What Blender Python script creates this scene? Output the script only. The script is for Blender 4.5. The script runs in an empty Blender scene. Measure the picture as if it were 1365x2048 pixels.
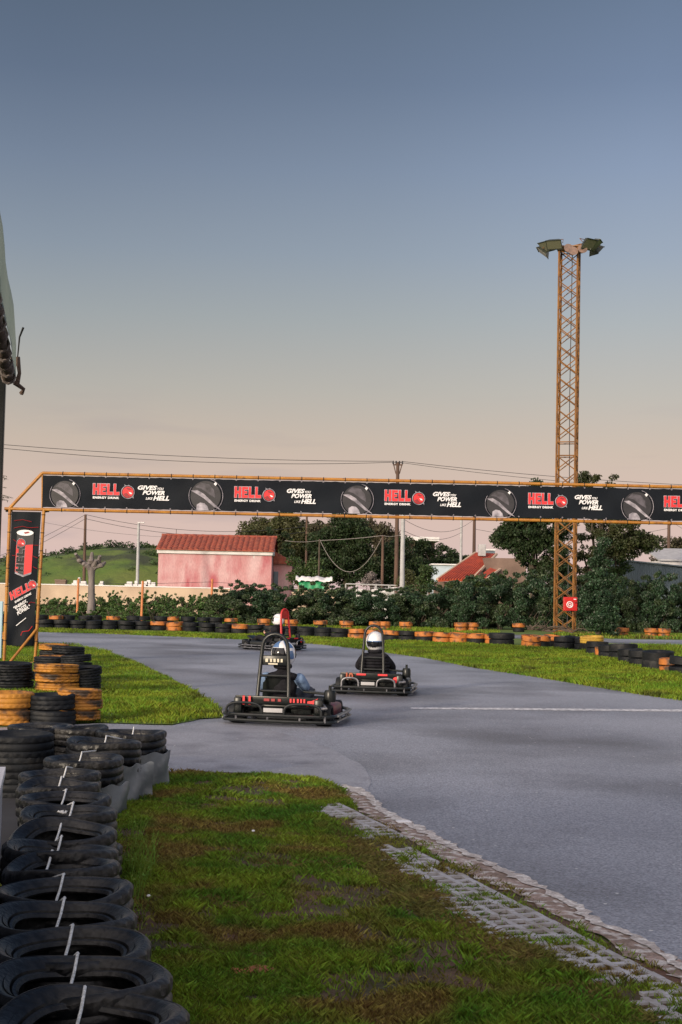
import bpy, bmesh, math, random
import numpy as np
from mathutils import Vector, Matrix
R = math.radians
PI = math.pi
random.seed(7)
rng = np.random.default_rng(11)
scene = bpy.context.scene
col = scene.collection

# ---------------------------------------------------------------- camera
FPX, CX, CY = 2800.0, 682.5, 1024.0
CAMH = 1.78
PITCH = math.atan(154 / FPX)
ROLL = R(1.25)
fw = Vector((0, math.cos(PITCH), math.sin(PITCH)))
u0 = Vector((0, -math.sin(PITCH), math.cos(PITCH)))
r0 = Vector((1, 0, 0))
rt = r0 * math.cos(ROLL) + u0 * math.sin(ROLL)
up = -r0 * math.sin(ROLL) + u0 * math.cos(ROLL)
cd = bpy.data.cameras.new('camera')
cam = bpy.data.objects.new('camera', cd)
col.objects.link(cam)
mw = Matrix.Identity(4)
for i in range(3):
    mw[i][0], mw[i][1], mw[i][2] = rt[i], up[i], -fw[i]
mw[2][3] = CAMH
cam.matrix_world = mw
cd.sensor_fit = 'HORIZONTAL'; cd.sensor_width = 36
cd.lens = FPX / 1365 * 36
cd.clip_start = 0.1; cd.clip_end = 6000
scene.camera = cam

# ---------------------------------------------------------------- world, sun, exposure
SUN_AZ = R(215)      # compass-like angle: 0 = +Y (view), 90 = +X; light comes from the left and behind
SUN_EL = R(13)
sun_dir = Vector((math.sin(SUN_AZ) * math.cos(SUN_EL), math.cos(SUN_AZ) * math.cos(SUN_EL), math.sin(SUN_EL)))
def s2l(c): return c / 12.92 if c <= .04045 else ((c + .055) / 1.055) ** 2.4
def hexc(h):
    h = h.lstrip('#')
    return tuple(s2l(int(h[i:i + 2], 16) / 255) for i in (0, 2, 4)) + (1,)
world = bpy.data.worlds.new('World'); scene.world = world
world.use_nodes = True
nt = world.node_tree; nt.nodes.clear()
N = nt.nodes.new; L = nt.links.new
out = N('ShaderNodeOutputWorld'); bg = N('ShaderNodeBackground')
tc = N('ShaderNodeTexCoord'); sep = N('ShaderNodeSeparateXYZ')
L(tc.outputs['Generated'], sep.inputs[0])
ramp = N('ShaderNodeValToRGB')
stops = [(0.0, '#dcbdbb'), (.025, '#ddc1b9'), (.06, '#dac0b4'), (.10, '#cebdae'), (.14, '#bdb9b1'), (.19, '#a9b0b3'), (.235, '#97a4b3'),
         (.29, '#8494ab'), (.345, '#6f8099'), (.40, '#63748b'), (.7, '#5d7294'), (1.0, '#5a7094')]
el = ramp.color_ramp.elements
while len(el) < len(stops): el.new(.5)
for e, (p, h) in zip(el, stops): e.position = p; e.color = hexc(h)
L(sep.outputs['Z'], ramp.inputs[0])
# brighter, warmer sky round the low sun (behind the camera)
dotn = N('ShaderNodeVectorMath'); dotn.operation = 'DOT_PRODUCT'
L(tc.outputs['Generated'], dotn.inputs[0]); dotn.inputs[1].default_value = sun_dir
mr = N('ShaderNodeMapRange'); mr.inputs['From Min'].default_value = -.1; mr.inputs['From Max'].default_value = 1
mr.inputs['To Min'].default_value = 0; mr.inputs['To Max'].default_value = 1; mr.interpolation_type = 'SMOOTHSTEP'
L(dotn.outputs['Value'], mr.inputs['Value'])
glow = N('ShaderNodeMix'); glow.data_type = 'RGBA'; glow.blend_type = 'ADD'; glow.inputs[0].default_value = 1
gl = N('ShaderNodeMix'); gl.data_type = 'RGBA'
gl.inputs[6].default_value = (0, 0, 0, 1); gl.inputs[7].default_value = (1.9, 1.6, 1.38, 1)
L(mr.outputs[0], gl.inputs[0])
# faint cloud wisps
nz = N('ShaderNodeTexNoise'); nz.inputs['Scale'].default_value = 5; nz.inputs['Detail'].default_value = 5
mp = N('ShaderNodeMapping'); mp.inputs['Scale'].default_value = (1.2, 1.2, 9)
mp.inputs['Location'].default_value = (.3, .1, .37)
L(tc.outputs['Generated'], mp.inputs[0]); L(mp.outputs[0], nz.inputs[0])
cr = N('ShaderNodeMapRange'); cr.inputs['From Min'].default_value = .56; cr.inputs['From Max'].default_value = .78
cr.inputs['To Max'].default_value = .5
L(nz.outputs[0], cr.inputs['Value'])
band = N('ShaderNodeMapRange'); band.inputs['From Min'].default_value = .16; band.inputs['From Max'].default_value = .05
L(sep.outputs['Z'], band.inputs['Value'])
ml = N('ShaderNodeMath'); ml.operation = 'MULTIPLY'; L(cr.outputs[0], ml.inputs[0]); L(band.outputs[0], ml.inputs[1])
cl = N('ShaderNodeMix'); cl.data_type = 'RGBA'; L(ml.outputs[0], cl.inputs[0])
L(ramp.outputs[0], cl.inputs[6]); cl.inputs[7].default_value = hexc('#9a93a0')
# the sky is a little darker to the north-west and brighter to the east, more so high up
azr = N('ShaderNodeValToRGB'); ax = azr.color_ramp.elements
for i_, (p_, c_) in enumerate([(.30, (.80, .80, .80, 1)), (.38, (.86, .85, .84, 1)), (.52, (.96, .95, .94, 1)), (.70, (1.17, 1.16, 1.18, 1))]):
    e_ = ax[i_] if i_ < 2 else ax.new(p_)
    e_.position = p_; e_.color = c_
axm = N('ShaderNodeMath'); axm.operation = 'MULTIPLY_ADD'; axm.inputs[1].default_value = 1; axm.inputs[2].default_value = .5
L(sep.outputs['X'], axm.inputs[0]); L(axm.outputs[0], azr.inputs[0])
azf = N('ShaderNodeMapRange'); azf.inputs['From Min'].default_value = .05; azf.inputs['From Max'].default_value = .30; L(sep.outputs['Z'], azf.inputs['Value'])
azm = N('ShaderNodeMix'); azm.data_type = 'RGBA'; azm.blend_type = 'MULTIPLY'; L(azf.outputs[0], azm.inputs[0]); L(cl.outputs[2], azm.inputs[6]); L(azr.outputs[0], azm.inputs[7])
L(azm.outputs[2], glow.inputs[6]); L(gl.outputs[2], glow.inputs[7])
sky = N('ShaderNodeTexSky'); sky.sky_type = 'NISHITA'; sky.sun_disc = False
sky.sun_elevation = SUN_EL; sky.sun_rotation = SUN_AZ
skm = N('ShaderNodeMix'); skm.data_type = 'RGBA'; skm.blend_type = 'MULTIPLY'; skm.inputs[0].default_value = 1
L(sky.outputs[0], skm.inputs[6]); skm.inputs[7].default_value = (.05, .05, .05, 1)
fin = N('ShaderNodeMix'); fin.data_type = 'RGBA'; fin.inputs[0].default_value = .96
L(skm.outputs[2], fin.inputs[6]); L(glow.outputs[2], fin.inputs[7])
L(fin.outputs[2], bg.inputs[0]); bg.inputs[1].default_value = 1.0
L(bg.outputs[0], out.inputs[0])
sd = bpy.data.lights.new('sun', 'SUN'); sun = bpy.data.objects.new('sun', sd); col.objects.link(sun)
sd.energy = 3.3; sd.angle = R(4); sd.color = (1, .84, .64)
sun.rotation_euler = (-sun_dir).to_track_quat('-Z', 'Y').to_euler()
sun.location = (-20, -20, 30)
vs = scene.view_settings
vs.view_transform = 'Standard'; vs.look = 'None'; vs.exposure = 0.0; vs.gamma = 1; vs.use_curve_mapping = False
scene.cycles.max_bounces = 5; scene.cycles.transparent_max_bounces = 6
scene.cycles.diffuse_bounces = 3; scene.cycles.glossy_bounces = 2

# ---------------------------------------------------------------- pixel -> world
def ray(px, py): return fw * FPX + rt * (px - CX) + up * (CY - py)
def P(px, py, z=0.0):
    r = ray(px, py); t = (z - CAMH) / r.z
    return Vector((r.x * t, r.y * t, z))
def at(px, py, d):
    r = ray(px, py); t = d / r.y
    return Vector((r.x * t, d, CAMH + r.z * t))

# ---------------------------------------------------------------- materials
MATS = {}
def mat(name, c1, c2=None, scale=5.0, rough=.7, bump=0.0, bscale=None, metal=0.0, spec=.5, detail=6, lo=.35, hi=.65,
        stretch=None, c3=None, s3=1.0, lo3=.5, hi3=.7, coat=0.0, grain=0.0, gs=80, island=0.0, transl=0.0, sheen=0):
    m = bpy.data.materials.new(name); m.use_nodes = True
    t = m.node_tree; t.nodes.clear(); n = t.nodes.new; l = t.links.new
    o = n('ShaderNodeOutputMaterial'); b = n('ShaderNodeBsdfPrincipled')
    b.inputs['Roughness'].default_value = rough; b.inputs['Metallic'].default_value = metal
    b.inputs['Specular IOR Level'].default_value = spec
    if coat: b.inputs['Coat Weight'].default_value = coat
    c1 = tuple(c1)[:3] + (1,)
    g = n('ShaderNodeTexCoord'); mpn = n('ShaderNodeMapping'); l(g.outputs['Object'], mpn.inputs[0])
    if stretch: mpn.inputs['Scale'].default_value = stretch
    c = None
    if c2 is not None:
        c2 = tuple(c2)[:3] + (1,)
        nn = n('ShaderNodeTexNoise'); nn.inputs['Scale'].default_value = scale; nn.inputs['Detail'].default_value = detail
        l(mpn.outputs[0], nn.inputs[0])
        r_ = n('ShaderNodeMapRange'); r_.inputs['From Min'].default_value = lo; r_.inputs['From Max'].default_value = hi
        l(nn.outputs[0], r_.inputs[0])
        mx = n('ShaderNodeMix'); mx.data_type = 'RGBA'; mx.inputs[6].default_value = c1; mx.inputs[7].default_value = c2
        l(r_.outputs[0], mx.inputs[0]); c = mx.outputs[2]
        if c3 is not None:
            n3 = n('ShaderNodeTexNoise'); n3.inputs['Scale'].default_value = s3; n3.inputs['Detail'].default_value = 8
            l(mpn.outputs[0], n3.inputs[0])
            r3 = n('ShaderNodeMapRange'); r3.inputs['From Min'].default_value = lo3; r3.inputs['From Max'].default_value = hi3
            l(n3.outputs[0], r3.inputs[0])
            m3 = n('ShaderNodeMix'); m3.data_type = 'RGBA'; l(r3.outputs[0], m3.inputs[0]); l(c, m3.inputs[6])
            m3.inputs[7].default_value = tuple(c3)[:3] + (1,); c = m3.outputs[2]
    if grain:
        gn = n('ShaderNodeTexNoise'); gn.inputs['Scale'].default_value = gs; gn.inputs['Detail'].default_value = 3
        l(mpn.outputs[0], gn.inputs[0]); gr = n('ShaderNodeMapRange'); gr.inputs['From Min'].default_value = .3; gr.inputs['From Max'].default_value = .7
        gr.inputs['To Min'].default_value = 1 - grain; gr.inputs['To Max'].default_value = 1 + grain; l(gn.outputs[0], gr.inputs[0])
        gm = n('ShaderNodeVectorMath'); gm.operation = 'SCALE'; l(c, gm.inputs[0]); l(gr.outputs[0], gm.inputs['Scale']); c = gm.outputs[0]
        # scattered pale chippings
        vo = n('ShaderNodeTexVoronoi'); vo.inputs['Scale'].default_value = gs * .16; l(mpn.outputs[0], vo.inputs[0])
        lt = n('ShaderNodeMath'); lt.operation = 'LESS_THAN'; lt.inputs[1].default_value = .10; l(vo.outputs['Distance'], lt.inputs[0])
        sc_ = n('ShaderNodeSeparateColor'); l(vo.outputs['Color'], sc_.inputs[0]); g2 = n('ShaderNodeMath'); g2.operation = 'GREATER_THAN'; g2.inputs[1].default_value = .8; l(sc_.outputs[0], g2.inputs[0])
        mm = n('ShaderNodeMath'); mm.operation = 'MULTIPLY'; l(lt.outputs[0], mm.inputs[0]); l(g2.outputs[0], mm.inputs[1])
        mw_ = n('ShaderNodeMix'); mw_.data_type = 'RGBA'; l(mm.outputs[0], mw_.inputs[0]); l(c, mw_.inputs[6]); mw_.inputs[7].default_value = (.6, .6, .6, 1); c = mw_.outputs[2]
    if island:
        ge = n('ShaderNodeNewGeometry')
        hs = n('ShaderNodeHueSaturation')
        ra = n('ShaderNodeMapRange'); ra.inputs['To Min'].default_value = 1 - island; ra.inputs['To Max'].default_value = 1 + island
        l(ge.outputs['Random Per Island'], ra.inputs[0]); l(ra.outputs[0], hs.inputs['Value'])
        rh = n('ShaderNodeMapRange'); rh.inputs['To Min'].default_value = .47; rh.inputs['To Max'].default_value = .53
        l(ge.outputs['Random Per Island'], rh.inputs[0]); l(rh.outputs[0], hs.inputs['Hue'])
        if c is not None: l(c, hs.inputs['Color'])
        else: hs.inputs['Color'].default_value = c1
        c = hs.outputs[0]
    if c is not None: l(c, b.inputs['Base Color'])
    else: b.inputs['Base Color'].default_value = c1
    if bump:
        bn = n('ShaderNodeTexNoise'); bn.inputs['Scale'].default_value = bscale or scale * 4; bn.inputs['Detail'].default_value = 5
        l(mpn.outputs[0], bn.inputs[0])
        bu = n('ShaderNodeBump'); bu.inputs['Strength'].default_value = 1; bu.inputs['Distance'].default_value = bump
        l(bn.outputs[0], bu.inputs['Height']); l(bu.outputs[0], b.inputs['Normal'])
    if transl:
        tr = n('ShaderNodeBsdfTranslucent'); ms = n('ShaderNodeMixShader'); ms.inputs[0].default_value = transl
        if c is not None: l(c, tr.inputs[0])
        else: tr.inputs[0].default_value = c1
        l(b.outputs[0], ms.inputs[1]); l(tr.outputs[0], ms.inputs[2]); l(ms.outputs[0], o.inputs[0])
    else: l(b.outputs[0], o.inputs[0])
    MATS[name] = m
    return m

m_rubber = mat('worn_rubber', (.0035, .004, .0055), (.010, .011, .013), 7, .36, .004, 45, spec=.26, c3=(.055, .052, .048), s3=5, lo3=.47, hi3=.8, grain=.45, gs=45)
m_rubber2 = mat('matt_rubber', (.004, .005, .007), (.010, .012, .015), 6, .6, .005, 25, spec=.25, c3=(.035, .034, .032), s3=5, lo3=.58, hi3=.8)
m_orange = mat('orange_painted_rubber', (.46, .20, .022), (.28, .11, .015), 5, .65, .006, 25, c3=(.04, .025, .015), s3=5, lo3=.54, hi3=.66)
m_orange_far = mat('orange_weathered_rubber', (.50, .17, .028), (.30, .09, .02), 3, .6, .004, 20, c3=(.06, .035, .02), s3=3, lo3=.50, hi3=.62)
m_yellow = mat('yellow_painted_rubber', (.6, .38, .05), (.4, .22, .03), 5, .6, .004, 20, c3=(.1, .07, .03), s3=5, lo3=.6, hi3=.7)
m_rope = mat('white_rope', (.82, .82, .8), (.5, .5, .48), 90, .8)
m_asphalt = mat('asphalt', (.20, .21, .248), (.30, .312, .36), .22, .46, .009, 60, c3=(.125, .126, .142), s3=.33, lo3=.45, hi3=.66, grain=.5, gs=55)
m_conc = mat('apron_concrete', (.29, .295, .335), (.22, .225, .26), .9, .5, .004, 60, c3=(.14, .14, .16), s3=2.2, lo3=.5, hi3=.8, grain=.3, gs=60)
m_edge = mat('broken_concrete', (.32, .24, .21), (.17, .12, .09), 5, .85, .014, 40, c3=(.50, .47, .45), s3=14, lo3=.5, hi3=.62, grain=.3, gs=50)
m_paver = mat('paver_concrete', (.40, .40, .43), (.28, .27, .27), 9, .85, .004, 60, c3=(.2, .17, .14), s3=4, lo3=.52, hi3=.7)
m_soil = mat('soil', (.10, .05, .032), (.045, .042, .016), 2.2, .95, .02, 30, c3=(.12, .075, .045), s3=6, lo3=.5, hi3=.7)
m_field = mat('field_ground', (.07, .13, .015), (.10, .15, .02), .6, .95, .02, 5, c3=(.09, .08, .03), s3=1.4, lo3=.55, hi3=.8)
m_grass = mat('grass_blade', (.08, .17, .016), (.21, .27, .024), 1.6, .6, c3=(.20, .14, .04), s3=1.3, lo3=.5, hi3=.62, island=.65, transl=.3, spec=.25)
m_grass_dry = mat('grass_dry', (.20, .15, .05), (.12, .13, .03), 2, .7, island=.35, transl=.2, spec=.2)
m_grass_far = mat('grass_bright', (.12, .22, .016), (.25, .30, .028), .7, .6, c3=(.085, .10, .02), s3=1.1, lo3=.5, hi3=.68, island=.4, transl=.35, spec=.2)
m_weed = mat('weed_leaf', (.22, .32, .04), (.15, .25, .03), 5, .6, island=.3, transl=.35)
m_leaf_dark = mat('leaf_dark', (.018, .036, .012), (.034, .052, .018), 1.5, .6, island=.45, transl=.15, spec=.35)
m_leaf_hedge = mat('leaf_hedge', (.022, .052, .022), (.042, .078, .034), .8, .5, island=.6, c3=(.012, .03, .012), s3=1.6, lo3=.5, hi3=.65, transl=.15, spec=.45)
m_leaf_olive = mat('leaf_olive', (.055, .062, .018), (.08, .08, .028), 1.0, .6, island=.35, transl=.2)
m_leaf_mid = mat('leaf_mid', (.035, .07, .016), (.055, .085, .022), 1.5, .6, island=.4, transl=.2)
m_leaf_dry = mat('leaf_brownish', (.075, .06, .032), (.05, .05, .024), 1.0, .7, island=.35, transl=.2)
m_leaf_bush = mat('leaf_bush', (.05, .10, .022), (.09, .14, .035), 1.2, .6, island=.5, transl=.2)
m_bark = mat('bark', (.11, .08, .06), (.05, .04, .03), 6, .9, .02, 15, stretch=(1, 1, .2))
m_bark_pale = mat('pale_bark', (.22, .19, .18), (.12, .10, .095), 5, .9, .02, 12, stretch=(1, 1, .3))
m_ystl = mat('ochre_painted_steel', (.42, .185, .022), (.30, .12, .018), 4, .45, .001, 30, c3=(.16, .07, .025), s3=9, lo3=.6, hi3=.72)
m_tower = mat('orange_painted_lattice', (.26, .11, .016), (.13, .055, .013), 2, .5, c3=(.12, .05, .025), s3=5, lo3=.55, hi3=.7)
m_banner = mat('black_banner_vinyl', (.004, .006, .010), (.006, .009, .014), 1.5, .6, .012, 1.6, spec=.14)
m_white = mat('white_print', (.75, .75, .77), rough=.5)
m_silver = mat('silver_print', (.10, .09, .11), (.02, .018, .022), 5, .5)
m_silver2 = mat('pale_silver_print', (.42, .39, .44), (.12, .11, .135), 6, .5)
m_red = mat('red_print', (.62, .02, .025), rough=.45)
m_dred = mat('dark_red_print', (.25, .012, .015), rough=.5)
m_black = mat('black_plastic', (.004, .006, .006), (.009, .011, .011), 8, .33, spec=.35)
m_blackm = mat('black_tube', (.005, .007, .007), (.014, .016, .016), 9, .3, spec=.4)
m_steel = mat('scuffed_steel', (.32, .32, .33), (.12, .12, .13), 14, .35, metal=.8)
m_redp = mat('red_plastic', (.55, .02, .02), (.4, .015, .015), 6, .35)
m_maroon = mat('maroon_plastic', (.16, .02, .03), (.08, .015, .02), 6, .4)
m_whitep = mat('white_gloss_shell', (.8, .8, .82), (.72, .72, .75), 6, .2, coat=.5)
m_blueh = mat('blue_shell_paint', (.08, .16, .33), rough=.25, coat=.5)
m_visor = mat('visor', (.01, .01, .012), rough=.1)
m_cloth_b = mat('black_cloth', (.006, .006, .009), (.016, .016, .02), 9, .85, .02, 14, spec=.2)
m_cloth_d = mat('denim_cloth', (.16, .24, .38), (.10, .16, .27), 14, .85, .02, 14)
m_jean = mat('dark_trouser_cloth', (.03, .035, .05), (.05, .055, .07), 14, .85)
m_skin = mat('skin', (.48, .27, .19), rough=.55)
m_pink = mat('stained_pink_plaster', (.48, .225, .235), (.58, .39, .40), .9, .85, .01, 6, stretch=(1, 1, .35), c3=(.40, .10, .12), s3=.8, lo3=.5, hi3=.68, grain=.12, gs=14)
m_tile = mat('terracotta_tile', (.30, .06, .03), (.15, .032, .022), 3, .7, c3=(.36, .11, .06), s3=6, lo3=.5, hi3=.7)
m_tile2 = mat('bright_red_tile', (.46, .075, .035), (.30, .05, .028), 2.5, .7)
m_whitew = mat('white_render', (.72, .70, .70), (.6, .58, .58), 2, .8)
m_beige = mat('beige_render', (.50, .38, .28), (.42, .31, .23), .5, .9, .01, 4, c3=(.36, .27, .2), s3=.25, lo3=.55, hi3=.75)
m_brownw = mat('brown_render', (.22, .15, .12), (.15, .1, .08), 1, .9)
m_metalsheet = mat('blue_grey_sheet_metal', (.13, .17, .2), (.09, .12, .15), 1, .5, stretch=(1, 1, .1))
m_greensheet = mat('green_tarpaulin', (.02, .30, .12), (.015, .2, .08), 3, .5)
m_wood = mat('weathered_pole_wood', (.12, .07, .05), (.07, .045, .035), 4, .9, stretch=(1, 1, .1))
m_polec = mat('pale_concrete_pole', (.42, .42, .43), (.33, .33, .34), 3, .8)
m_polep = mat('orange_post_paint', (.6, .22, .07), (.45, .16, .06), 3, .6)
m_wire = mat('cable_black', (.03, .03, .035), rough=.6)
m_wirep = mat('cable_pale', (.28, .25, .24), rough=.6)
m_glassd = mat('dark_glass', (.02, .025, .03), rough=.15)
m_hill = mat('hill_turf', (.06, .12, .014), (.13, .15, .03), .12, .95, .3, .6, c3=(.035, .045, .02), s3=.22, lo3=.48, hi3=.62)
m_canvas = mat('pale_green_awning_cloth', (.30, .36, .33), (.22, .28, .26), 1.5, .7, .01, 6, transl=.4)
m_brownroll = mat('brown_rolled_mat', (.05, .03, .025), (.12, .08, .06), 20, .8, .01, 30)
m_skirt = mat('grey_belt_rubber', (.16, .18, .20), (.10, .115, .13), 4, .38, .004, 12, spec=.5, c3=(.22, .235, .25), s3=9, lo3=.5, hi3=.75)
m_lamp = mat('grey_green_housing', (.07, .08, .065), (.045, .05, .045), 6, .45, metal=.3)
m_lampg = mat('floodlight_glass', (.16, .16, .11), rough=.3)
m_line = mat('worn_white_line', (.6, .6, .62), (.27, .27, .3), 14, .7, lo=.45, hi=.6)

# ---------------------------------------------------------------- mesh helpers
class MB:
    def __init__(s): s.v = []; s.f = []; s.m = []; s.cur = 0
    def add(s, v, f, M=None):
        o = len(s.v)
        if M is not None: v = [tuple(M @ Vector(p)) for p in v]
        s.v += [tuple(p) for p in v]; s.f += [tuple(i + o for i in q) for q in f]; s.m += [s.cur] * len(f)
        return s
    def box(s, c, d, M=None, rz=0):
        x, y, z = d[0] / 2, d[1] / 2, d[2] / 2
        v = [Vector((a * x, b * y, e * z)) for a in (-1, 1) for b in (-1, 1) for e in (-1, 1)]
        if rz: v = [Matrix.Rotation(rz, 3, 'Z') @ p for p in v]
        v = [p + Vector(c) for p in v]
        return s.add(v, [(0, 1, 3, 2), (4, 6, 7, 5), (0, 4, 5, 1), (2, 3, 7, 6), (0, 2, 6, 4), (1, 5, 7, 3)], M)
    def rbox(s, c, d, b=.02, M=None, rot=None, seg=2):
        bm = bmesh.new(); bmesh.ops.create_cube(bm, size=1)
        for v in bm.verts: v.co = Vector((v.co.x * d[0], v.co.y * d[1], v.co.z * d[2]))
        bmesh.ops.bevel(bm, geom=bm.edges[:], offset=b, segments=seg, profile=.5, affect='EDGES')
        q = rot or Matrix.Identity(3)
        v = [q @ w.co + Vector(c) for w in bm.verts]; bm.verts.index_update()
        f = [tuple(w.index for w in g.verts) for g in bm.faces]; bm.free()
        return s.add(v, f, M)
    def tube(s, pts, r, n=8, closed=False, M=None, caps=True):
        pts = [Vector(p) for p in pts]; k = len(pts)
        rr = r if isinstance(r, (list, tuple)) else [r] * k
        v = []; f = []
        nrm = None
        for i, p in enumerate(pts):
            if closed: t = pts[(i + 1) % k] - pts[i - 1]
            else: t = pts[min(i + 1, k - 1)] - pts[max(i - 1, 0)]
            if t.length < 1e-9: t = Vector((0, 0, 1))
            t.normalize()
            if nrm is None:
                a = Vector((0, 0, 1)) if abs(t.z) < .9 else Vector((1, 0, 0))
                nrm = t.cross(a).normalized()
            else:
                nrm = (nrm - t * nrm.dot(t))
                if nrm.length < 1e-6: nrm = t.orthogonal()
                nrm.normalize()
            b = t.cross(nrm)
            for j in range(n):
                a = 2 * PI * j / n
                v.append(p + (nrm * math.cos(a) + b * math.sin(a)) * rr[i])
        for i in range(k if closed else k - 1):
            for j in range(n):
                a = i * n + j; b_ = i * n + (j + 1) % n; c = ((i + 1) % k) * n + (j + 1) % n; d = ((i + 1) % k) * n + j
                f.append((a, b_, c, d))
        if caps and not closed: f.append(tuple(range(n))[::-1]); f.append(tuple((k - 1) * n + j for j in range(n)))
        return s.add(v, f, M)
    def lathe(s, prof, n=32, M=None, closed=True, mod=None):
        v = []; f = []; k = len(prof)
        for j in range(n):
            a = 2 * PI * j / n
            for i, (r, z) in enumerate(prof):
                if mod: r, z = mod(j, i, r, z)
                v.append((r * math.cos(a), r * math.sin(a), z))
        for j in range(n):
            for i in range(k if closed else k - 1):
                a = j * k + i; b = j * k + (i + 1) % k; c = ((j + 1) % n) * k + (i + 1) % k; d = ((j + 1) % n) * k + i
                f.append((a, d, c, b))
        return s.add(v, f, M)
    def poly(s, pts, th, M=None):
        """prism of a polygon in local XZ, front face towards -Y at y=0, thickness th backwards"""
        n = len(pts)
        v = [(x, 0, z) for x, z in pts] + [(x, th, z) for x, z in pts]
        f = [tuple(range(n)), tuple(range(n, 2 * n))[::-1]]
        for i in range(n): f.append((i, n + i, n + (i + 1) % n, (i + 1) % n))
        return s.add(v, f, M)
    def sphere(s, c, r, n=16, k=10, M=None, sc=(1, 1, 1)):
        v = []; f = []
        for i in range(k + 1):
            t = PI * i / k
            for j in range(n):
                a = 2 * PI * j / n
                v.append((c[0] + r * sc[0] * math.sin(t) * math.cos(a), c[1] + r * sc[1] * math.sin(t) * math.sin(a), c[2] + r * sc[2] * math.cos(t)))
        for i in range(k):
            for j in range(n): f.append((i * n + j, (i + 1) * n + j, (i + 1) * n + (j + 1) % n, i * n + (j + 1) % n))
        return s.add(v, f, M)
    def mesh(s, name, mats, smooth=False):
        me = bpy.data.meshes.new(name); me.from_pydata(s.v, [], s.f)
        for m in (mats if isinstance(mats, (list, tuple)) else [mats]): me.materials.append(m)
        if isinstance(mats, (list, tuple)) and len(mats) > 1: me.polygons.foreach_set('material_index', s.m)
        if smooth is True: me.polygons.foreach_set('use_smooth', [True] * len(s.f))
        me.update()
        if smooth == 'auto':
            me.polygons.foreach_set('use_smooth', [True] * len(s.f)); me.set_sharp_from_angle(angle=R(38))
        return me
    def build(s, name, mats, parent=None, smooth=False, loc=None, rz=None):
        o = bpy.data.objects.new(name, s.mesh(name, mats, smooth)); col.objects.link(o)
        if parent is not None: o.parent = parent
        if loc is not None: o.location = loc
        if rz is not None: o.rotation_euler.z = rz
        return o
def tag(o, label, cat, group=None):
    o['label'] = label; o['category'] = cat
    if group: o['group'] = group
    return o
def struct(o, label=None):
    o['kind'] = 'structure'
    return o
def empty(name, loc, label, cat, rz=0, group=None):
    o = bpy.data.objects.new(name, None); o.empty_display_size = .2; col.objects.link(o)
    o.location = loc; o.rotation_euler.z = rz
    return tag(o, label, cat, group)
def fast_mesh(name, V, F, mats, mi=None):
    V = np.asarray(V, np.float32); F = np.asarray(F, np.int32)
    me = bpy.data.meshes.new(name); k = F.shape[1]
    me.vertices.add(len(V)); me.vertices.foreach_set('co', V.ravel())
    me.loops.add(F.size); me.loops.foreach_set('vertex_index', F.ravel())
    me.polygons.add(len(F)); me.polygons.foreach_set('loop_start', np.arange(0, F.size, k, dtype=np.int32))
    me.polygons.foreach_set('loop_total', np.full(len(F), k, np.int32))
    for m in (mats if isinstance(mats, (list, tuple)) else [mats]): me.materials.append(m)
    if mi is not None: me.polygons.foreach_set('material_index', np.asarray(mi, np.int32))
    me.update(calc_edges=True)
    return me
def link(name, me, parent=None):
    o = bpy.data.objects.new(name, me); col.objects.link(o)
    if parent is not None: o.parent = parent
    return o
def copy_tree(o, parent=None):
    c = o.copy(); col.objects.link(c)
    if parent is not None: c.parent = parent
    for ch in list(o.children): copy_tree(ch, c)
    return c
def inpoly(X, Y, poly):
    inside = np.zeros(len(X), bool); n = len(poly)
    for i in range(n):
        x1, y1 = poly[i][:2]; x2, y2 = poly[(i + 1) % n][:2]
        if y1 == y2: continue
        c = ((y1 > Y) != (y2 > Y)) & (X < (x2 - x1) * (Y - y1) / (y2 - y1) + x1)
        inside ^= c
    return inside
def vnoise(X, Y, s, seed=0):
    x = X / s; y = Y / s; xi = np.floor(x).astype(np.int64); yi = np.floor(y).astype(np.int64)
    fx = x - xi; fy = y - yi; fx = fx * fx * (3 - 2 * fx); fy = fy * fy * (3 - 2 * fy)
    def h(a, b):
        q = (a * 374761393 + b * 668265263 + seed * 974634777) & 0xffffffff
        q = ((q ^ (q >> 13)) * 1274126177) & 0xffffffff
        return ((q ^ (q >> 16)) & 0xffff) / 65535.0
    return (h(xi, yi) * (1 - fx) + h(xi + 1, yi) * fx) * (1 - fy) + (h(xi, yi + 1) * (1 - fx) + h(xi + 1, yi + 1) * fx) * fy
ORD = ['first', 'second', 'third', 'fourth', 'fifth', 'sixth', 'seventh', 'eighth', 'ninth', 'tenth', 'eleventh', 'twelfth', 'thirteenth',
       'fourteenth', 'fifteenth', 'sixteenth', 'seventeenth', 'eighteenth', 'nineteenth', 'twentieth', 'twenty-first', 'twenty-second',
       'twenty-third', 'twenty-fourth', 'twenty-fifth', 'twenty-sixth', 'twenty-seventh', 'twenty-eighth', 'twenty-ninth', 'thirtieth',
       'thirty-first', 'thirty-second', 'thirty-third', 'thirty-fourth', 'thirty-fifth', 'thirty-sixth', 'thirty-seventh', 'thirty-eighth']
m_shade_ground = mat('painted_shade_ground', (.03, .03, .034), (.02, .02, .024), 3, .8)  # near-black colour standing in for shade behind the tyre row
m_edge2 = mat('broken_edge_pale', (.52, .48, .46), (.34, .30, .28), 7, .85, .012, 50, c3=(.62, .6, .58), s3=20, lo3=.5, hi3=.62, grain=.3, gs=60)
m_leaf_hedge2 = mat('leaf_hedge_olive', (.030, .052, .018), (.055, .08, .028), .9, .55, island=.55, c3=(.016, .03, .012), s3=1.6, lo3=.5, hi3=.65)

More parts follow.
